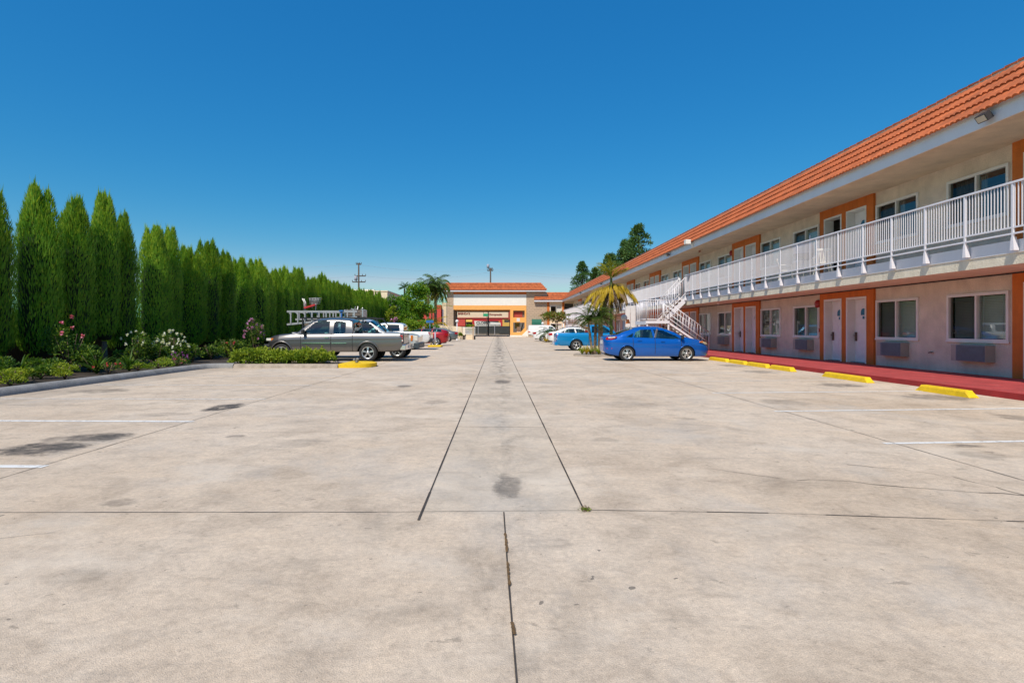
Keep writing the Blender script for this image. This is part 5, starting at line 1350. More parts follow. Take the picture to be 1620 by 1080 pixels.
# blue sedan, nose in to the rooms (faces +X)
def ex_sedan(t, S):
    for sy in (-1, 1):
        mb = MB(); P = [(.06, .93), (.10, 1.01), (.28, 1.03), (.50, 1.04), (.44, .96), (.26, .90), (.10, .89)]
        y = sy
        pl_ = pchip(S['plan'])
        vs = [(x, sy * (pl_(x) + .006), z) for x, z in P] + [(x, sy * (pl_(x) - .06), z) for x, z in P]; n = len(P)
        mb.add(vs, [tuple(range(n)), tuple(range(2 * n - 1, n - 1, -1))] + [(i, i + n, (i + 1) % n + n, (i + 1) % n) for i in range(n)]); q = mb.build('tail_light', 'lens_red', t)
        mb = MB(); mb.bar((.15, sy * (pl_(.15) + .012), .99), (.42, sy * (pl_(.4) + .014), 1.01), .02, .045); mb.build('lens_strip', 'lens_clear', q)
        mb = MB(); mb.bar((.10, sy * (pl_(.1) + .0), .53), (.30, sy * (pl_(.3) + .003), .54), .02, .05); mb.build('reflector', 'lens_red', t)
        P = [(4.05, .84), (4.28, .80), (4.38, .70), (4.25, .71), (3.98, .80)]
        vs = [(x, sy * (pl_(x) + .004), z) for x, z in P] + [(x, sy * (pl_(x) - .10), z) for x, z in P]; n = len(P)
        mb = MB(); mb.add(vs, [tuple(range(n)), tuple(range(2 * n - 1, n - 1, -1))] + [(i, i + n, (i + 1) % n + n, (i + 1) % n) for i in range(n)]); h_ = mb.build('headlight', 'lens_clear', t)
        mb = MB(); mb.bar((3.96, sy * (pl_(3.96) + .006), .81), (4.12, sy * (pl_(4.12) + .010), .82), .02, .05); mb.build('turn_signal', 'lens_amber', h_)
    mirror(t, 3.22, .80, .93, 'black_plastic'); handle(t, 1.45, .862, .865, 'paint_blue'); handle(t, 2.42, .868, .825, 'paint_blue')
    block(t, 'licence_plate', 'plate', -.02, -.004, -.2, .2, .72, .86, 0)
    mb = MB(); mb.bar((2.10, -.80, .98), (2.22, -.70, 1.36), .02, .09); 
    mb.tube([(.3, .2, .28), (.02, .2, .27)], .03, 8); mb.build('exhaust', 'steel', t)
SED = dict(L=4.45, top=[[(0, .98), (.05, 1.04), (.25, 1.075), (.48, 1.11), (.95, 1.30), (1.35, 1.42), (1.75, 1.475), (2.1, 1.475), (2.5, 1.425), (2.9, 1.28), (3.3, 1.07), (3.55, 1.0), (3.9, .93), (4.2, .83), (4.4, .68), (4.45, .60)]],
           belt=[(0, .90), (.1, .98), (.5, 1.00), (1.5, .955), (2.5, .915), (3.3, .89), (3.9, .82), (4.25, .70), (4.45, .56)],
           plan=[(0, .40), (.03, .52), (.08, .63), (.16, .72), (.3, .795), (.5, .835), (.8, .86), (2, .87), (3.5, .865), (4.0, .83), (4.25, .74), (4.4, .58), (4.45, .48)],
           sill=[(0, .42), (.1, .33), (.4, .25), (.8, .20), (2, .20), (3.9, .20), (4.3, .22), (4.45, .30)],
           wheels=(.93, 3.43), wr=.315, ww=.195, spokes=5, rimstyle='twin', paint='paint_blue', tumble=.36, bulge=.045, gap=.045, lip=.012,
           wins=[[(.86, 1.005), (1.02, 1.09), (1.22, 1.19), (1.16, 1.0)], [(1.22, 1.0), (1.28, 1.2), (1.42, 1.285), (1.7, 1.34), (1.98, 1.345), (2.03, .955)], [(2.14, .955), (2.06, 1.345), (2.3, 1.33), (2.62, 1.24), (3.0, 1.06), (3.17, .935)]],
           screens=[('rear_window', .50, 1.25, .52), ('windshield', 2.52, 3.28, .56)], seams=[(1.17, .3, .98), (2.09, .3, .95), (3.2, .3, .9)],
           cabin=(1.0, 3.1), seats=(1.15, 2.0), extra=ex_sedan)
vehicle('parked_car', 'shiny blue sedan parked nose in to the red walkway', 'car', SED, (4.53, 24.75, 0), 0, res=.02)

# pickups
def ex_pick(grill=False, **k):
    def f(t, S):
        Ln = S['L']; pl_ = pchip(S['plan']); zb = k.get('zb', .55); col = k.get('bump', 'chrome')
        mbw = pl_(0) + .0
        block(t, 'rear_bumper', k.get('rbump', col), -.14, .10, -mbw + .02, mbw - .02, zb - .12, zb + .10, .03)
        block(t, 'front_bumper', k.get('fbump', col), Ln - .16, Ln + .10, -pl_(Ln - .2) - .01, pl_(Ln - .2) + .01, zb - .14, zb + .12, .04)
        block(t, 'tailgate', S['paint'], -.045, .012, -mbw + .19, mbw - .19, zb + .13, pchip(S['belt'])(0) - .01, .015)
        block(t, 'licence_plate', 'plate', -.155, -.142, -.16, .16, zb - .06, zb + .06, 0)
        for sy in (-1, 1):
            y0, y1 = sorted((sy * (mbw + .004), sy * (mbw - .17)))
            z0, z1 = k.get('tail', (.72, 1.08)); q = block(t, 'tail_light', 'lens_red', -.02, .10, y0, y1, z0, z1, .012)
            block(q, 'lens_strip', 'lens_clear', -.024, .09, min(sy * (mbw + .007), sy * (mbw - .16)), max(sy * (mbw + .007), sy * (mbw - .16)), z0 + .04, z0 + .11, 0)
            w_ = pl_(Ln - .1); y0, y1 = sorted((sy * (w_ + .012), sy * (w_ - .34)))
            z0, z1 = k.get('head', (.78, .98)); q = block(t, 'headlight', 'lens_clear', Ln - .20, Ln + .012, y0, y1, z0, z1, .02)
            block(q, 'turn_signal', 'lens_amber', Ln - .30, Ln - .20, min(sy * (w_ + .05), sy * (w_ - .1)), max(sy * (w_ + .05), sy * (w_ - .1)), z0, z1, .01)
        block(t, 'grille', k.get('gm', 'black_plastic'), Ln - .03, Ln + .018, -pl_(Ln) + .22, pl_(Ln) - .22, .70, .98, .01)
        mirror(t, k['mir'][0], pl_(k['mir'][0]) - .03, k['mir'][1], k.get('mirm', 'black_plastic'))
        for hx in k['han']: handle(t, hx[0], pl_(hx[0]) + .008, hx[1], k.get('hm', 'chrome'))
        if k.get('trim'):
            for sy in (-1, 1):
                for a, b in k['trim']:
                    mb = MB(); mb.bar((a, sy * (pl_(a) + .016), k['trimz']), (b, sy * (pl_(b) + .016), k['trimz']), .02, .035); mb.build('side_trim', 'chrome', t)
        if k.get('more'): k['more'](t, S)
    return f
F_ = dict(L=5.65, nosex=5.12, bed=(.06, 2.02, .62),
          top=[[(0, 1.16), (2.06, 1.16)], [(2.062, 1.62), (2.10, 1.74), (2.3, 1.80), (2.9, 1.825), (3.5, 1.80), (3.72, 1.74), (4.05, 1.52), (4.42, 1.22), (4.7, 1.17), (5.2, 1.12), (5.5, 1.05), (5.62, .95), (5.65, .85)]],
          belt=[(0, 1.165), (2.0, 1.165), (2.3, 1.155), (3.2, 1.13), (4.2, 1.12), (4.8, 1.09), (5.3, 1.0), (5.65, .80)],
          plan=[(0, .94), (.1, .965), (1, .98), (4.6, .98), (5.1, .965), (5.4, .92), (5.6, .80), (5.65, .70)],
          sill=[(0, .52), (.3, .44), (2, .40), (4.5, .40), (5.3, .42), (5.65, .55)],
          wheels=(1.42, 5.0), wr=.375, ww=.26, spokes=5, paint='paint_grey', tumble=.22, bulge=.04, gap=.09, lip=.032, lipmat='paint_grey',
          wins=[[(2.36, 1.19), (2.36, 1.62), (2.42, 1.67), (2.80, 1.67), (2.86, 1.62), (2.86, 1.19), (2.80, 1.16), (2.42, 1.16)], [(3.02, 1.18), (3.02, 1.66), (3.08, 1.70), (3.5, 1.70), (3.68, 1.62), (4.14, 1.18)]],
          darkwins=(0,), screens=[('rear_window', 2.04, 2.08, .7), ('windshield', 3.78, 4.36, .76)], seams=[(2.06, .4, 1.7), (2.94, .5, 1.68), (4.2, .5, 1.1)], cabin=(2.15, 4.1), seats=(2.5, 3.1), seatmat='interior',
          extra=ex_pick(zb=.60, tail=(.80, 1.10), mir=(4.06, 1.16), han=((3.12, 1.0),), trim=((2.3, 2.9), (2.98, 4.15)), trimz=.77, fbump='black_plastic', head=(.86, .97)))
grey = vehicle('pickup_truck', 'dark grey extended cab pickup parked behind the leafy island', 'pickup truck', F_, (-3.95, 24.5, 0), PI)
# silver work pickup, nose out, with ladder rack
def rack(t, S):
    mb = MB()
    for sy in (-1, 1):
        mb.bar((.4, sy * .86, 1.86), (3.9, sy * .86, 1.86), .05, .06)
        for x in (.5, 1.9): mb.bar((x, sy * .86, 1.15), (x, sy * .86, 1.86), .05, .05)
        mb.bar((3.85, sy * .86, 1.86), (4.35, sy * .84, 1.2), .05, .05)
    for x in (.5, 1.9, 3.2): mb.bar((x, -.86, 1.88), (x, .86, 1.88), .05, .05)
    mb.build('ladder_rack', 'black_plastic', t)
SIL = dict(F_); SIL.update(nosex=99, L=5.8, paint='paint_silver', wheels=(1.4, 4.88), lipmat='paint_silver',
           top=[[(0, 1.20), (2.06, 1.20)], [(2.062, 1.60), (2.12, 1.70), (2.4, 1.80), (3.3, 1.82), (3.55, 1.78), (3.9, 1.55), (4.32, 1.24), (4.7, 1.20), (5.3, 1.15), (5.65, 1.06), (5.78, .98), (5.8, .9)]],
           belt=[(0, 1.18), (2.3, 1.18), (3.4, 1.14), (4.3, 1.14), (5.0, 1.10), (5.5, 1.04), (5.8, .90)], plan=[(0, .96), (1, .98), (4.9, .98), (5.4, .97), (5.7, .93), (5.8, .88)], sill=[(0, .52), (.3, .44), (2, .40), (4.5, .40), (5.4, .42), (5.8, .5)],
           wins=[[(2.28, 1.18), (2.28, 1.66), (2.9, 1.70), (2.92, 1.16)], [(3.02, 1.17), (3.02, 1.70), (3.4, 1.70), (3.62, 1.60), (4.08, 1.17)]],
           darkwins=(), screens=[('rear_window', 2.04, 2.08, .7), ('windshield', 3.6, 4.28, .78)], seams=[(2.06, .4, 1.7), (2.97, .5, 1.68), (4.15, .5, 1.1)],
           extra=ex_pick(zb=.60, tail=(.80, 1.10), head=(.80, 1.06), mir=(3.96, 1.16), han=((3.12, 1.0),), fbump='grey_plastic', gm='chrome', more=rack))
vehicle('pickup_truck', 'silver work pickup with ladder rack, nose out beside the grey one', 'pickup truck', SIL, (-9.50, 27.15, 0), 0)
def stepladder(label, x0, x1, y, z0, z1, n, flare):
    t = thing('ladder', label, 'ladder', (x0, y, z0), 0, 'ladders on the work pickup')
    for z, zz in ((0, -flare), (z1 - z0, z1 - z0)):
        mb = MB(); mb.bar((0, 0, zz), (x1 - x0, 0, z), .03, .085); mb.build('side_rail', 'aluminium', t)
    for k in range(n):
        x = .18 + (x1 - x0 - .3) * k / (n - 1); f = x / (x1 - x0)
        mb = MB(); mb.bar((x, 0, -flare * (1 - f)), (x, 0, z1 - z0), .05, .07, up=(0, 1, 0))
        if k < 3: mb.bar((x - .12, 0, z1 - z0), (x, 0, z1 - z0 - .16), .02, .03)
        mb.build('rung', 'aluminium', t)
    return t
stepladder('long aluminium stepladder lying on edge along the rack, nearest side', -9.75, -6.5, 26.35, 1.90, 2.16, 10, .34)
stepladder('second aluminium ladder on edge behind the long stepladder', -9.5, -6.9, 26.75, 1.90, 2.14, 9, .1)
mb = MB(); mb.box(0, .06, -.06, .06, -.02, .44); mb.box(-.06, .12, -.1, .1, .38, .44); o = mb.build('blue_strap', 'blue_tarp'); o.location = (-7.25, 26.35, 1.78); tag(o, 'bright blue strap tying the ladders above the grey cab', 'strap')
t = thing('wooden_crate', 'weathered wooden crate at the end of the ladder rack', 'crate', (-6.72, 26.9, 1.91))
mb = MB(); mb.box(-.4, .45, -.35, .35, 0, .06); mb.build('base', 'wood_grey', t)
for sy in (-1, 1):
    mb = MB(); mb.box(-.4, .45, sy * .35 - .02, sy * .35 + .02, .06, .17); mb.box(-.4, .45, sy * .35 - .02, sy * .35 + .02, .2, .33); mb.build('side_board', 'wood_grey', t)
for x in (-.4, 0, .43):
    mb = MB(); mb.box(x - .03, x + .03, -.39, .39, .0, .35); mb.build('batten', 'steel', t)
mb = MB(); r = random.Random(2)
for i in range(40):
    p = Vector((r.uniform(-.35, .4), r.uniform(-.3, .3), r.uniform(.18, .36))); d = rdir(r); d.z *= .4; mb.bar(p, p + d.normalized() * r.uniform(.1, .25), .03, .03)
o = mb.build('scrap_metal', 'aluminium'); o.location = (-6.72, 26.9, 1.93); tag(o, 'loose pile of pale scrap inside the wooden crate', 'scrap')
t = thing('hand_cart', 'small red and white cart riding on top of the ladders', 'cart', (-8.85, 26.6, 2.21))
mb = MB(); mb.bar((-.14, 0, .12), (.36, 0, .27), .34, .07); mb.build('deck', 'red_plain', t)
mb = MB(); mb.tube([(-.15, -.1, 0), (-.15, -.1, .38), (-.24, -.1, .56)], .022, 6); mb.tube([(-.15, .1, 0), (-.15, .1, .38), (-.24, .1, .56)], .022, 6); mb.build('push_handle', 'white_paint', t)
mb = MB()
for i in range(7): mb.tube([(.13 + i * .058, -.15, .33), (.10 + i * .075, -.15, .58)], .008, 4)
for z in (.33, .42, .5, .58): mb.tube([(.12 - (z - .33) * .1, -.15, z), (.5 + (z - .33) * .3, -.15, z), (.5 + (z - .33) * .3, .15, z), (.12 - (z - .33) * .1, .15, z), (.12 - (z - .33) * .1, -.15, z)], .009, 4)
mb.build('basket', 'aluminium', t)
mb = MB(); mb.tube([(.35, 0, 0), (.35, 0, .34)], .02, 6); mb.tube([(.18, 0, .1), (.18, 0, .36)], .015, 6); mb.build('leg', 'white_paint', t)
t = thing('cardboard_box', 'brown boxes stacked in the work pickup bed behind the ladders', 'box', (-8.6, 27.3, .63))
mb = MB(); mb.box(-.6, -.02, -.3, .3, 0, 1.2); mb.box(.02, .6, -.35, .3, 0, 1.12); mb.build('box_body', 'wood_grey', t)
mb = MB(); mb.box(-.62, .62, -.37, .32, 1.21, 1.235); mb.build('lid', 'black_plastic', t)

TAC = dict(F_); TAC.update(nosex=99, L=5.35, bed=(.06, 1.66, .66), paint='paint_silverwhite', wheels=(1.28, 4.5), wr=.36, lipmat='paint_silverwhite',
           top=[[(0, 1.16), (1.70, 1.16)], [(1.702, 1.6), (1.76, 1.69), (2.0, 1.75), (2.9, 1.78), (3.3, 1.73), (3.75, 1.42), (4.05, 1.2), (4.5, 1.14), (5.0, 1.06), (5.3, .94), (5.35, .85)]],
           belt=[(0, 1.16), (1.7, 1.17), (3.0, 1.14), (4.0, 1.12), (4.6, 1.05), (5.1, .96), (5.35, .8)], plan=[(0, .90), (.1, .93), (1, .95), (4.4, .95), (4.9, .93), (5.2, .84), (5.35, .7)], sill=[(0, .55), (.3, .46), (2, .42), (4.5, .42), (5.1, .45), (5.35, .56)],
           wins=[[(1.95, 1.2), (1.98, 1.6), (2.05, 1.65), (2.75, 1.66), (2.76, 1.18)], [(2.88, 1.18), (2.86, 1.66), (3.1, 1.64), (3.4, 1.50), (3.8, 1.18)]], darkwins=(0,), screens=[('rear_window', 1.68, 1.72, .7), ('windshield', 3.36, 3.98, .74)],
           seams=[(1.70, .4, 1.7), (2.82, .5, 1.68), (3.9, .5, 1.1)], cabin=(1.8, 3.7), seats=(2.1, 2.9),
           extra=ex_pick(zb=.60, tail=(.80, 1.12), mir=(3.7, 1.14), han=((2.05, 1.0), (3.0, 1.0)), rbump='black_plastic', fbump='black_plastic', hm='paint_silverwhite', more=lambda t, S: block(t, 'bed_cover', 'black_plastic', .04, 1.68, -.86, .86, 1.172, 1.20, .01)))
vehicle('pickup_truck', 'white crew cab pickup with black bed cover, parked before the trees', 'pickup truck', TAC, (-4.42, 37.9, 0), PI, res=.03)
BLU = dict(F_); BLU.update(nosex=99, L=5.2, bed=(.06, 1.95, .6), paint='paint_cyan', wheels=(1.22, 4.15), wr=.34, lipmat='paint_cyan', ww=.24, lip=.03,
           top=[[(0, 1.08), (1.99, 1.08)], [(1.992, 1.5), (2.03, 1.58), (2.2, 1.62), (2.8, 1.63), (3.1, 1.58), (3.5, 1.32), (3.8, 1.10), (4.2, 1.05), (4.8, .98), (5.1, .88), (5.2, .75)]],
           belt=[(0, 1.085), (2.0, 1.09), (3.0, 1.06), (3.8, 1.04), (4.4, .98), (4.9, .9), (5.2, .72)], plan=[(0, .86), (.1, .88), (1, .9), (4.3, .9), (4.8, .88), (5.05, .8), (5.2, .66)], sill=[(0, .42), (.3, .30), (2, .30), (4.5, .30), (5.0, .32), (5.2, .45)],
           wins=[[(2.2, 1.12), (2.2, 1.5), (2.7, 1.53), (3.0, 1.48), (3.5, 1.1)]], darkwins=(), screens=[('rear_window', 1.98, 2.01, .66), ('windshield', 3.1, 3.74, .68)], seams=[(1.99, .4, 1.5), (2.12, .4, 1.5), (3.6, .4, 1.04)], cabin=(2.05, 3.4), seats=(2.4,),
           extra=ex_pick(zb=.45, tail=(.66, 1.0), mir=(3.4, 1.08), han=((2.3, .95),), rbump='paint_cyan', fbump='paint_cyan', hm='paint_cyan', mirm='paint_cyan', head=(.68, .86)))
vehicle('pickup_truck', 'bright turquoise blue pickup parked behind the palm island', 'pickup truck', BLU, (3.70, 36.3, 0), 0)
# far cars
def ex_car(tz=(.78, .98), tw=.28):
    def f(t, S):
        pl_ = pchip(S['plan']); Ln = S['L']
        for sy in (-1, 1):
            mb = MB(); mb.bar((.0, sy * (pl_(.08) - .02), (tz[0] + tz[1]) / 2), (tw, sy * (pl_(tw) - .008), (tz[0] + tz[1]) / 2 + .02), .06, tz[1] - tz[0]); mb.build('tail_light', 'lens_red', t)
            mb = MB(); mb.bar((Ln - .35, sy * (pl_(Ln - .35) - .01), .74), (Ln - .08, sy * (pl_(Ln - .08) - .01), .68), .06, .14); mb.build('headlight', 'lens_clear', t)
        mirror(t, S['cabin'][1] + .12, pl_(3) - .07, .95, S['paint']); handle(t, 1.6, pl_(1.6) + .01, .88, S['paint'])
        block(t, 'licence_plate', 'plate', -.02, -.003, -.18, .18, .6, .72, 0)
    return f
def sedan(paint_, L_, h, **kw):
    s = dict(SED); k = L_ / 4.45; q = h / 1.475
    sc = lambda P, b=1.: [(x * k, z * b) for x, z in P]
    s.update(L=L_, top=[sc(SED['top'][0], q)], belt=sc(SED['belt'], q), plan=sc(SED['plan'], 1.05), sill=sc(SED['sill']), wins=[sc(w_, q) for w_ in SED['wins']], screens=[(n, a * k, b * k, c) for n, a, b, c in SED['screens']], seams=[(a * k, b * q, c * q) for a, b, c in SED['seams']],
             wheels=tuple(a * k for a in SED['wheels']), cabin=(1.0 * k, 3.1 * k), seats=(1.15 * k, 2.0 * k), paint=paint_, extra=ex_car(), rimstyle='alloy', wr=.33); s.update(kw); return s
vehicle('parked_car', 'slate grey sedan parked tail out before the low tan wall', 'car', sedan('paint_slate', 4.85, 1.46), (-4.25, 61.2, 0), PI, res=.05)
vehicle('parked_car', 'white sedan parked tail out beyond the turquoise pickup', 'car', sedan('paint_white', 5.0, 1.52), (4.55, 50.8, 0), 0, res=.04)
vehicle('parked_car', 'white sedan with its wheel behind the far island palm', 'car', sedan('paint_white', 4.7, 1.42), (3.98, 63.5, 0), 0, res=.05)
SUV = sedan('paint_red', 4.5, 1.62, top=[[(0, 1.05), (.06, 1.2), (.25, 1.27), (.5, 1.32), (1.2, 1.38), (2.3, 1.36), (2.8, 1.25), (3.3, 1.08), (3.9, 1.0), (4.3, .9), (4.5, .7)]],
            wins=[[(.5, 1.08), (.6, 1.45), (1.2, 1.5), (1.25, 1.06)], [(1.32, 1.06), (1.3, 1.5), (2.05, 1.48), (2.1, 1.05)], [(2.18, 1.05), (2.15, 1.48), (2.5, 1.4), (3.15, 1.04)]], screens=[('rear_window', .03, .3, .55), ('windshield', 2.4, 3.3, .6)], seams=[(1.28, .4, 1.05), (2.14, .4, 1.05)])
vehicle('parked_car', 'red car with its tail showing past the white pickup bed', 'car', SUV, (-3.95, 46.3, 0), PI, res=.05)
VAN = dict(SUV); VAN.update(L=5.2, paint='paint_white', top=[[(0, 1.5), (.05, 1.85), (.25, 1.95), (2.5, 1.97), (3.6, 1.92), (4.0, 1.7), (4.5, 1.2), (5.0, 1.05), (5.2, .8)]], belt=[(0, 1.1), (4.2, 1.1), (4.8, 1.0), (5.2, .75)], plan=[(0, .88), (.2, .96), (4.5, .96), (5, .85), (5.2, .6)], sill=[(0, .45), (1, .3), (4.8, .3), (5.2, .45)], wheels=(1.1, 4.2), wr=.34,
           wins=[[(3.2, 1.15), (3.2, 1.7), (3.75, 1.7), (4.25, 1.15)]], screens=[('windshield', 3.9, 4.5, .75)], seams=[(3.1, .4, 1.8), (1.7, .4, 1.8)], cabin=(3, 4.2), seats=(3.3,), tumble=.12)
vehicle('white_van', 'white van parked farthest away beside the block wall', 'van', VAN, (4.85, 90, 0), 0, res=.05)
vehicle('parked_car', 'blue car passing behind the low wall left of the gateway', 'car', sedan('paint_blue', 4.4, 1.5), (-9.6, 110.5, 0), 0, res=.08)

# ------------------------------------------------------------------ small yard things on the left far side
mb = MB(); mb.box(-.5, .5, -.8, .8, 0, .13); o = mb.build('island_nose', 'yellow_paint'); o.location = (px(688, 42.5), 42.9, 0); b_ = o.modifiers.new('bevel', 'BEVEL'); b_.width = .1; b_.segments = 3; tag(o, kind='structure')
def pipe(label, x, Y, h):
    mb = MB(); mb.tube([(0, 0, 0), (0, 0, h)], .06, 8); mb.lathe([(.001, h), (.07, h), (.07, h + .05), (.001, h + .07)], n=10); o = mb.build('pipe_post', 'cover_grey'); o.location = (x, Y, .1); return tag(o, label, 'post')
pipe('pale pipe post on the yellow nose by the red car', px(688.5, 42.6), 42.6, 1.0)
pipe('thinner pale post left of the other on the yellow nose', px(682, 42.8), 42.8, .8)
def globe_lamp(label, x, Y, h, r_):
    t = thing('globe_lamp', label, 'lamp', (x, Y, 0), 0, 'white globe lamps')
    mb = MB(); mb.tube([(0, 0, 0), (0, 0, h - r_)], .055, 10); mb.lathe([(.12, 0), (.12, .08), (.06, .12)], n=12); mb.build('post', 'rail_white', t)
    mb = MB(); mb.lathe([(r_ * math.sin(PI * i / 12) + .0005, h - r_ * math.cos(PI * i / 12)) for i in range(13)], n=20); mb.build('globe', 'globe', t)
    return t
globe_lamp('white globe lamp on a post by the grey sedan', px(723, 68), 68, pz(508, 68), .19)
globe_lamp('white globe lamp on a post behind the blue sedan', px(987.5, 31.5), 31.5, pz(502.5, 31.5), .175)
globe_lamp('white globe lamp under the plumeria tree', px(891.5, 60), 60, pz(508, 60), .19)
globe_lamp('small white globe lamp left of the plumeria tree', px(858.5, 66), 66, pz(511.5, 66), .15)
mb = MB(); mb.prism([(0, 0), (.22, .02), (.16, .24), (.05, .24)], -.08, .08); o = mb.build('road_cone', 'orange_plastic'); o.location = (px(990, 31.2), 31.2, pz(512, 31.2)); tag(o, 'small orange marker hanging on the globe lamp post', 'marker')
mb = MB(); mb.prism([(0, 0), (8.6, 0), (8.6, 1.62), (3.2, 1.85), (0, 1.95)], 0, .2); o = mb.build('low_wall', 'cream'); o.location = (px(683, 82), 82, 0); o.scale = (.56, 1, 1); tag(o, 'low tan yard wall behind the grey sedan', 'wall')
t = thing('picket_fence', 'white picket fence panel on a low tan base beside the drive', 'fence', (px(731.5, 72), 72, 0))
mb = MB(); mb.box(.45, 1.42, -.1, .14, 0, .62); mb.build('base', 'cream', t)
mb = MB(); mb.box(1.28, 1.46, -.14, .1, 0, 1.62); mb.box(-.1, .04, .0, .14, 0, 1.62); mb.build('pier', 'brick_tan', t)
mb = MB()
for i in range(13): mb.box(.06 + i * .094, .10 + i * .094, 0, .03, .66, 1.58)
mb.box(.04, 1.28, .03, .05, .70, .76); mb.box(.04, 1.28, .03, .05, 1.46, 1.53); mb.build('picket_panel', 'white_paint', t)
mb = MB(); mb.box(-.1, .35, .2, .5, 0, .55); mb.build('rock_base', 'lock_dark', t)
t = thing('gate_panel', 'narrow white picket gate end at the corner of the fence', 'gate', (px(748.8, 72), 72, 0))
mb = MB()
for i in range(4): mb.box(i * .065, i * .065 + .035, 0, .03, .5, 1.6)
mb.box(0, .23, .03, .05, .56, .62); mb.box(0, .23, .03, .05, 1.46, 1.52); mb.build('picket_panel', 'white_paint', t)
mb = MB(); mb.box(-.02, .26, .03, .3, 0, .5); mb.build('base', 'dark', t)
mb = MB(); mb.lathe([(.001, .36), (.2, .32), (.45, .15), (.5, 0)], n=14); mb.build('umbrella_top', 'blue_tarp'); bpy.data.objects.remove(bpy.data.objects['umbrella_top'])
mb = MB(); mb.box(-.42, .42, -.03, .03, -.14, .14); mb.tube([(0, .06, -2.2), (0, .06, .1)], .035, 6); o = mb.build('blue_sign', 'blue_tarp'); o.location = (px(680, 64.5), 64.5, pz(508.5, 64.5)); tag(o, 'small bright blue sign poking out of the shrubs', 'sign')

# beyond the gateway: street, shops, pole, banner
def shop():
    Ys = 134.; og = (-4, Ys, 0); t = thing('shop_building', 'cream shop front across the street with red lettering', 'shop', og)
    mb = MB(); mb.box(-13.5, 2.55, Ys, Ys + 10, 4.0, 6.6); mb.build('sign_band', 'cream', t, og)
    mb = MB(); mb.box(-13.5, 7, Ys + .3, Ys + 10, 0, 3.99); mb.build('wall', 'wood_grey', t, og)
    mb = MB(); mb.box(-13.5, -7.6, Ys - .1, Ys + .29, 2.0, 3.7); mb.build('red_panel', 'red_wall', t, og)
    mb = MB(); mb.box(-13.5, 7, Ys - .2, Ys + .28, 3.72, 3.98); mb.build('dark_trim', 'red_dark', t, og)
    mb = MB(); mb.prism([(Ys + .28, 3.65), (Ys - .6, 3.2), (Ys - .6, 2.95), (Ys + .28, 2.95)], -7.4, -4.6, plane='yz'); mb.build('awning', 'yellow_wall', t, og)
    mb = MB(); mb.box(2.6, 3.4, Ys - .3, Ys + 9, 3.2, 6.6); mb.build('red_column', 'red_dark', t, og)
    mb = MB(); mb.box(.3, 3.0, Ys - .05, Ys + .25, .6, 3.6); mb.build('yellow_panel', 'yellow_wall', t, og)
    text('lettering', "BRENDA'S", .62, (px(734, 134) - og[0], -.03, 4.92), (PI / 2, 0, 0), 'letter_red', t, .03, .02)
    text('lettering', 'Chiropractic', .62, (px(783.5, 134) - og[0], -.03, 4.72), (PI / 2, 0, 0), 'letter_red', t, .03, .012)
shop()
def bannerframe():
    Yb = 126.; t = thing('banner_sign', 'white CLOSED banner hung on a red frame across the street', 'banner', (-2, Yb, 0))
    x0, x1 = px(747, Yb) + 2, px(795, Yb) + 2
    mb = MB(); mb.box(x0, x0 + .65, 0, .1, 1.4, 3.6); mb.box(x1 - .65, x1, 0, .1, 1.4, 3.6); mb.box(x0 + .65, x1 - .65, .0, .1, 3.1, 3.6); mb.build('red_frame', 'red_plain', t)
    mb = MB(); mb.box(x0 - .1, x1 + .1, -.1, .2, 3.61, 3.8); mb.build('top_trim', 'red_dark', t)
    a, b = px(750.5, Yb) + 2, px(792, Yb) + 2
    mb = MB(); mb.add([(a, -.06, 3.12), (b, -.06, 2.7), (b, -.06, 2.02), (a + .1, -.06, 1.95), (a, -.03, 3.12), (b, -.03, 2.7), (b, -.03, 2.02), (a + .1, -.03, 1.95)], [(0, 1, 2, 3), (7, 6, 5, 4), (0, 4, 5, 1), (1, 5, 6, 2), (2, 6, 7, 3), (3, 7, 4, 0)]); bn = mb.build('banner', 'white_paint', t)
    text('lettering', 'CLOSED', .62, (a + 1.95, -.075, 2.66), (PI / 2, 0, 0), 'letter_black', bn, .01, .028).scale = (1.35, 1, 1)
    mb = MB(); r = random.Random(1); x = a + .35
    while x < b - .3:
        wv = r.uniform(.08, .25); mb.box(x, x + wv, -.075, -.062, 2.10, 2.26); x += wv + .07
    mb.build('small_print', 'letter_black', bn)
bannerframe()
t = thing('mesh_fence', 'dark windscreen fence with pale posts across the street', 'fence', (-1, 124.5, 0))
x0, x1 = px(750, 124.5) + 1, px(808, 124.5) + 1
mb = MB(); mb.box(x0, x1, 0, .04, .38, 1.95); mb.build('screen', 'mesh_dark', t)
for x in (x0 + .9, x0 + 4.5, x1 - .3):
    mb = MB(); mb.box(x - .05, x + .05, -.05, -.01, 0, 2.0); mb.build('post', 'cover_grey', t)
mb = MB(); mb.box(-16, 9, 121.6, 124.4, -.01, .12); tag(mb.build('verge', 'straw'), kind='structure')
mb = MB(); mb.box(-30, 20, 121.3, 121.6, -.01, .14); tag(mb.build('kerb', 'kerb_warm'), kind='structure')
mb = MB(); mb.box(-30, 20, 106.2, 109.2, -.01, .06); tag(mb.build('pavement', 'cream'), kind='structure')
t = thing('street_pole', 'brown street pole with sign arms in the gateway opening', 'pole', (px(772.5, 111), 111, 0))
mb = MB(); mb.tube([(0, 0, 0), (0, 0, 4.9)], .13, 10); mb.build('pole', 'pole_wood', t)
mb = MB(); mb.box(-1.0, -.05, -.16, -.13, 3.78, 4.32); mb.build('green_sign', 'sign_green', t)
mb = MB(); mb.box(-1.65, -.1, -.16, -.13, 4.62, 4.85); mb.tube([(-.95, -.1, 4.4), (-.95, -.1, 4.7)], .05, 6); mb.build('sign_arm', 'lock_dark', t)
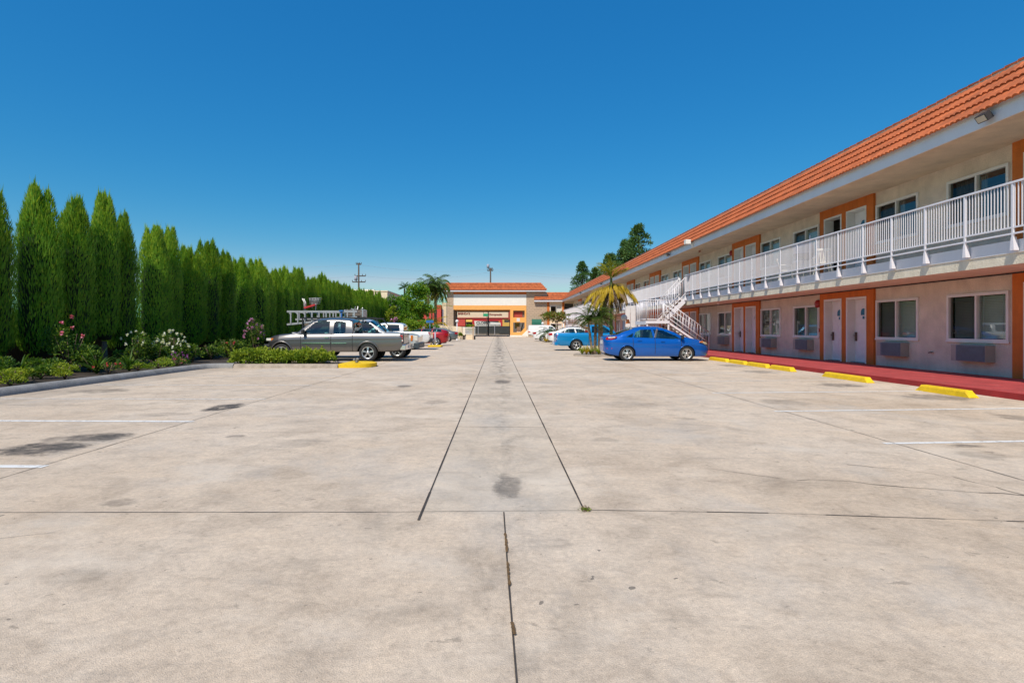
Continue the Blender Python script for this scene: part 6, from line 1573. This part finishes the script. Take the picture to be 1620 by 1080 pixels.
mb = MB(); mb.box(-.32, -.2, -.1, .1, 0, 3.8); mb.build('pale_post', 'cream', t)
t = thing('street_sign', 'white and blue street sign on a dark post at the right of the opening', 'sign', (px(806, 108.5), 108.5, 0))
mb = MB(); mb.tube([(0, 0, 0), (0, 0, 3.2)], .06, 8); mb.build('post', 'lock_dark', t)
mb = MB(); mb.box(-1.0, .0, -.12, -.09, 2.55, 3.05); s_ = mb.build('panel', 'white_paint', t)
mb = MB(); mb.box(-1.0, .0, -.13, -.121, 2.86, 3.05); mb.build('blue_band', 'plaque_blue', s_)
def redshop():
    Yr = 113.; og = (-12, Yr, 0); t = thing('shop_building', 'red fronted building left of the gateway behind the palms', 'shop', og)
    mb = MB(); mb.box(-16, -12.4, Yr, Yr + 9, 1.4, 5.4); mb.box(px(690.5, Yr), px(698, Yr), Yr - .3, Yr + 8, 2.45, 6.1); mb.build('red_wall', 'red_wall', t, og)
    mb = MB(); mb.box(px(692.5, Yr), px(698, Yr), Yr - .1, Yr + 8, 0, 2.44); mb.box(px(699, Yr), px(706, Yr), Yr + .4, Yr + 9, 0, 6.6); mb.box(-16, -12.4, Yr + .2, Yr + 9, 0, 1.39); mb.build('cream_wall', 'cream', t, og)
    mb = MB(); mb.box(px(699.5, Yr), px(701.2, Yr), Yr + .3, Yr + .399, 0, 5.2); mb.build('downpipe', 'cover_grey', t, og)
    mb = MB(); mb.box(px(702, Yr), px(704, Yr), Yr + .3, Yr + .395, .1, 2.6); mb.build('doorway', 'dark', t, og)
redshop()
mb = MB(); mb.box(-46, -21.3, 110, 134, 0, 8.55); o = mb.build('warehouse_body', 'cream_far')
t = thing('warehouse', 'plain cream warehouse rising behind the hedge', 'building', (-33, 110, 0)); o.parent = t; o.location = (33, -110, 0); o.name = 'wall'
mb = MB(); mb.box(-46.1, -21.2, 109.9, 134.1, 8.55, 8.75); q = mb.build('roof_edge', 'cream', t); q.location = (33, -110, 0)
mb = MB(); mb.box(-30.2, -24, 110.5, 112, 8.75, 9.0); q = mb.build('parapet', 'white_paint', t); q.location = (33, -110, 0)
def upole(label, x, Y, ytop, arms, thick):
    X = px(x, Y); h = pz(ytop, Y); t = thing('utility_pole', label, 'utility pole', (X, Y, 0), 0, 'utility poles')
    mb = MB(); mb.tube([(0, 0, 0), (0, 0, h)], [thick * 1.15, thick * .85], 10); mb.build('pole', 'pole_wood', t)
    for (yy, l_, r_) in arms:
        z = pz(yy, Y); mb = MB(); mb.box(-l_ * Y / F, r_ * Y / F, -.1, .1, z - .13, z + .13); a = mb.build('crossarm', 'pole_wood', t)
        for f in (.0, .3, .7, 1.):
            xx = (-l_ + (l_ + r_) * f) * Y / F; mi = MB(); mi.lathe([(.05, z + .13), (.11, z + .2), (.06, z + .4), (.1, z + .5), (.001, z + .55)], (xx, 0, 0), 8); mi.build('insulator', 'lock_dark', a)
    mb = MB(); mb.lathe([(.001, -.9), (.4, -.8), (.42, .2), (.3, .35), (.001, .4)], (-.75, 0, pz(arms[-1][0], Y) + 1.2), 10); mb.build('transformer', 'cover_grey', t)
    return t
upole('wooden utility pole above the cypress hedge', 567.5, 150, 416, [(418, 4, 4), (436.5, 6, 11), (446, 10, 10.5)], .22)
upole('wooden utility pole sticking up behind the gateway roof', 776, 175, 424, [(428, 5, 4), (426, 3, 3)], .26)
def wire(ya, yb, Ya, Yb, xa, xb, sag, k):
    mb = MB(); P = []
    A = Vector((px(xa, Ya), Ya, pz(ya, Ya))); B = Vector((px(xb, Yb), Yb, pz(yb, Yb)))
    for i in range(25):
        f = i / 24; p = A.lerp(B, f); p.z -= sag * 4 * f * (1 - f); P.append(p)
    mb.tube(P, .016, 4); o = mb.build('power_line', 'cover_grey'); return tag(o, 'thin power line sagging between the utility poles', 'cable', 'power lines')
wire(418, 426, 150, 175, 564, 773, 1.2, 0); wire(436.5, 430, 150, 175, 575, 776, 1.4, 1)
wire(418, 416, 150, 150, 564, 180, 1.4, 2); wire(437, 434, 150, 150, 562, 180, 1.4, 3)
wire(426, 432, 175, 200, 780, 1080, 1.6, 4); wire(429, 440, 175, 200, 779, 1080, 1.6, 5)
# white screen standing under the balcony behind the stair
t = thing('screen_panel', 'white folding panel standing under the balcony behind the stair', 'screen', (px(1001, 43), 43, 0))
mb = MB()
for i in range(3): mb.box(-.55 + i * .38, -.2 + i * .38, -.03 * (i % 2), .03, .12, 3.1)
mb.build('panel', 'white_trim', t)
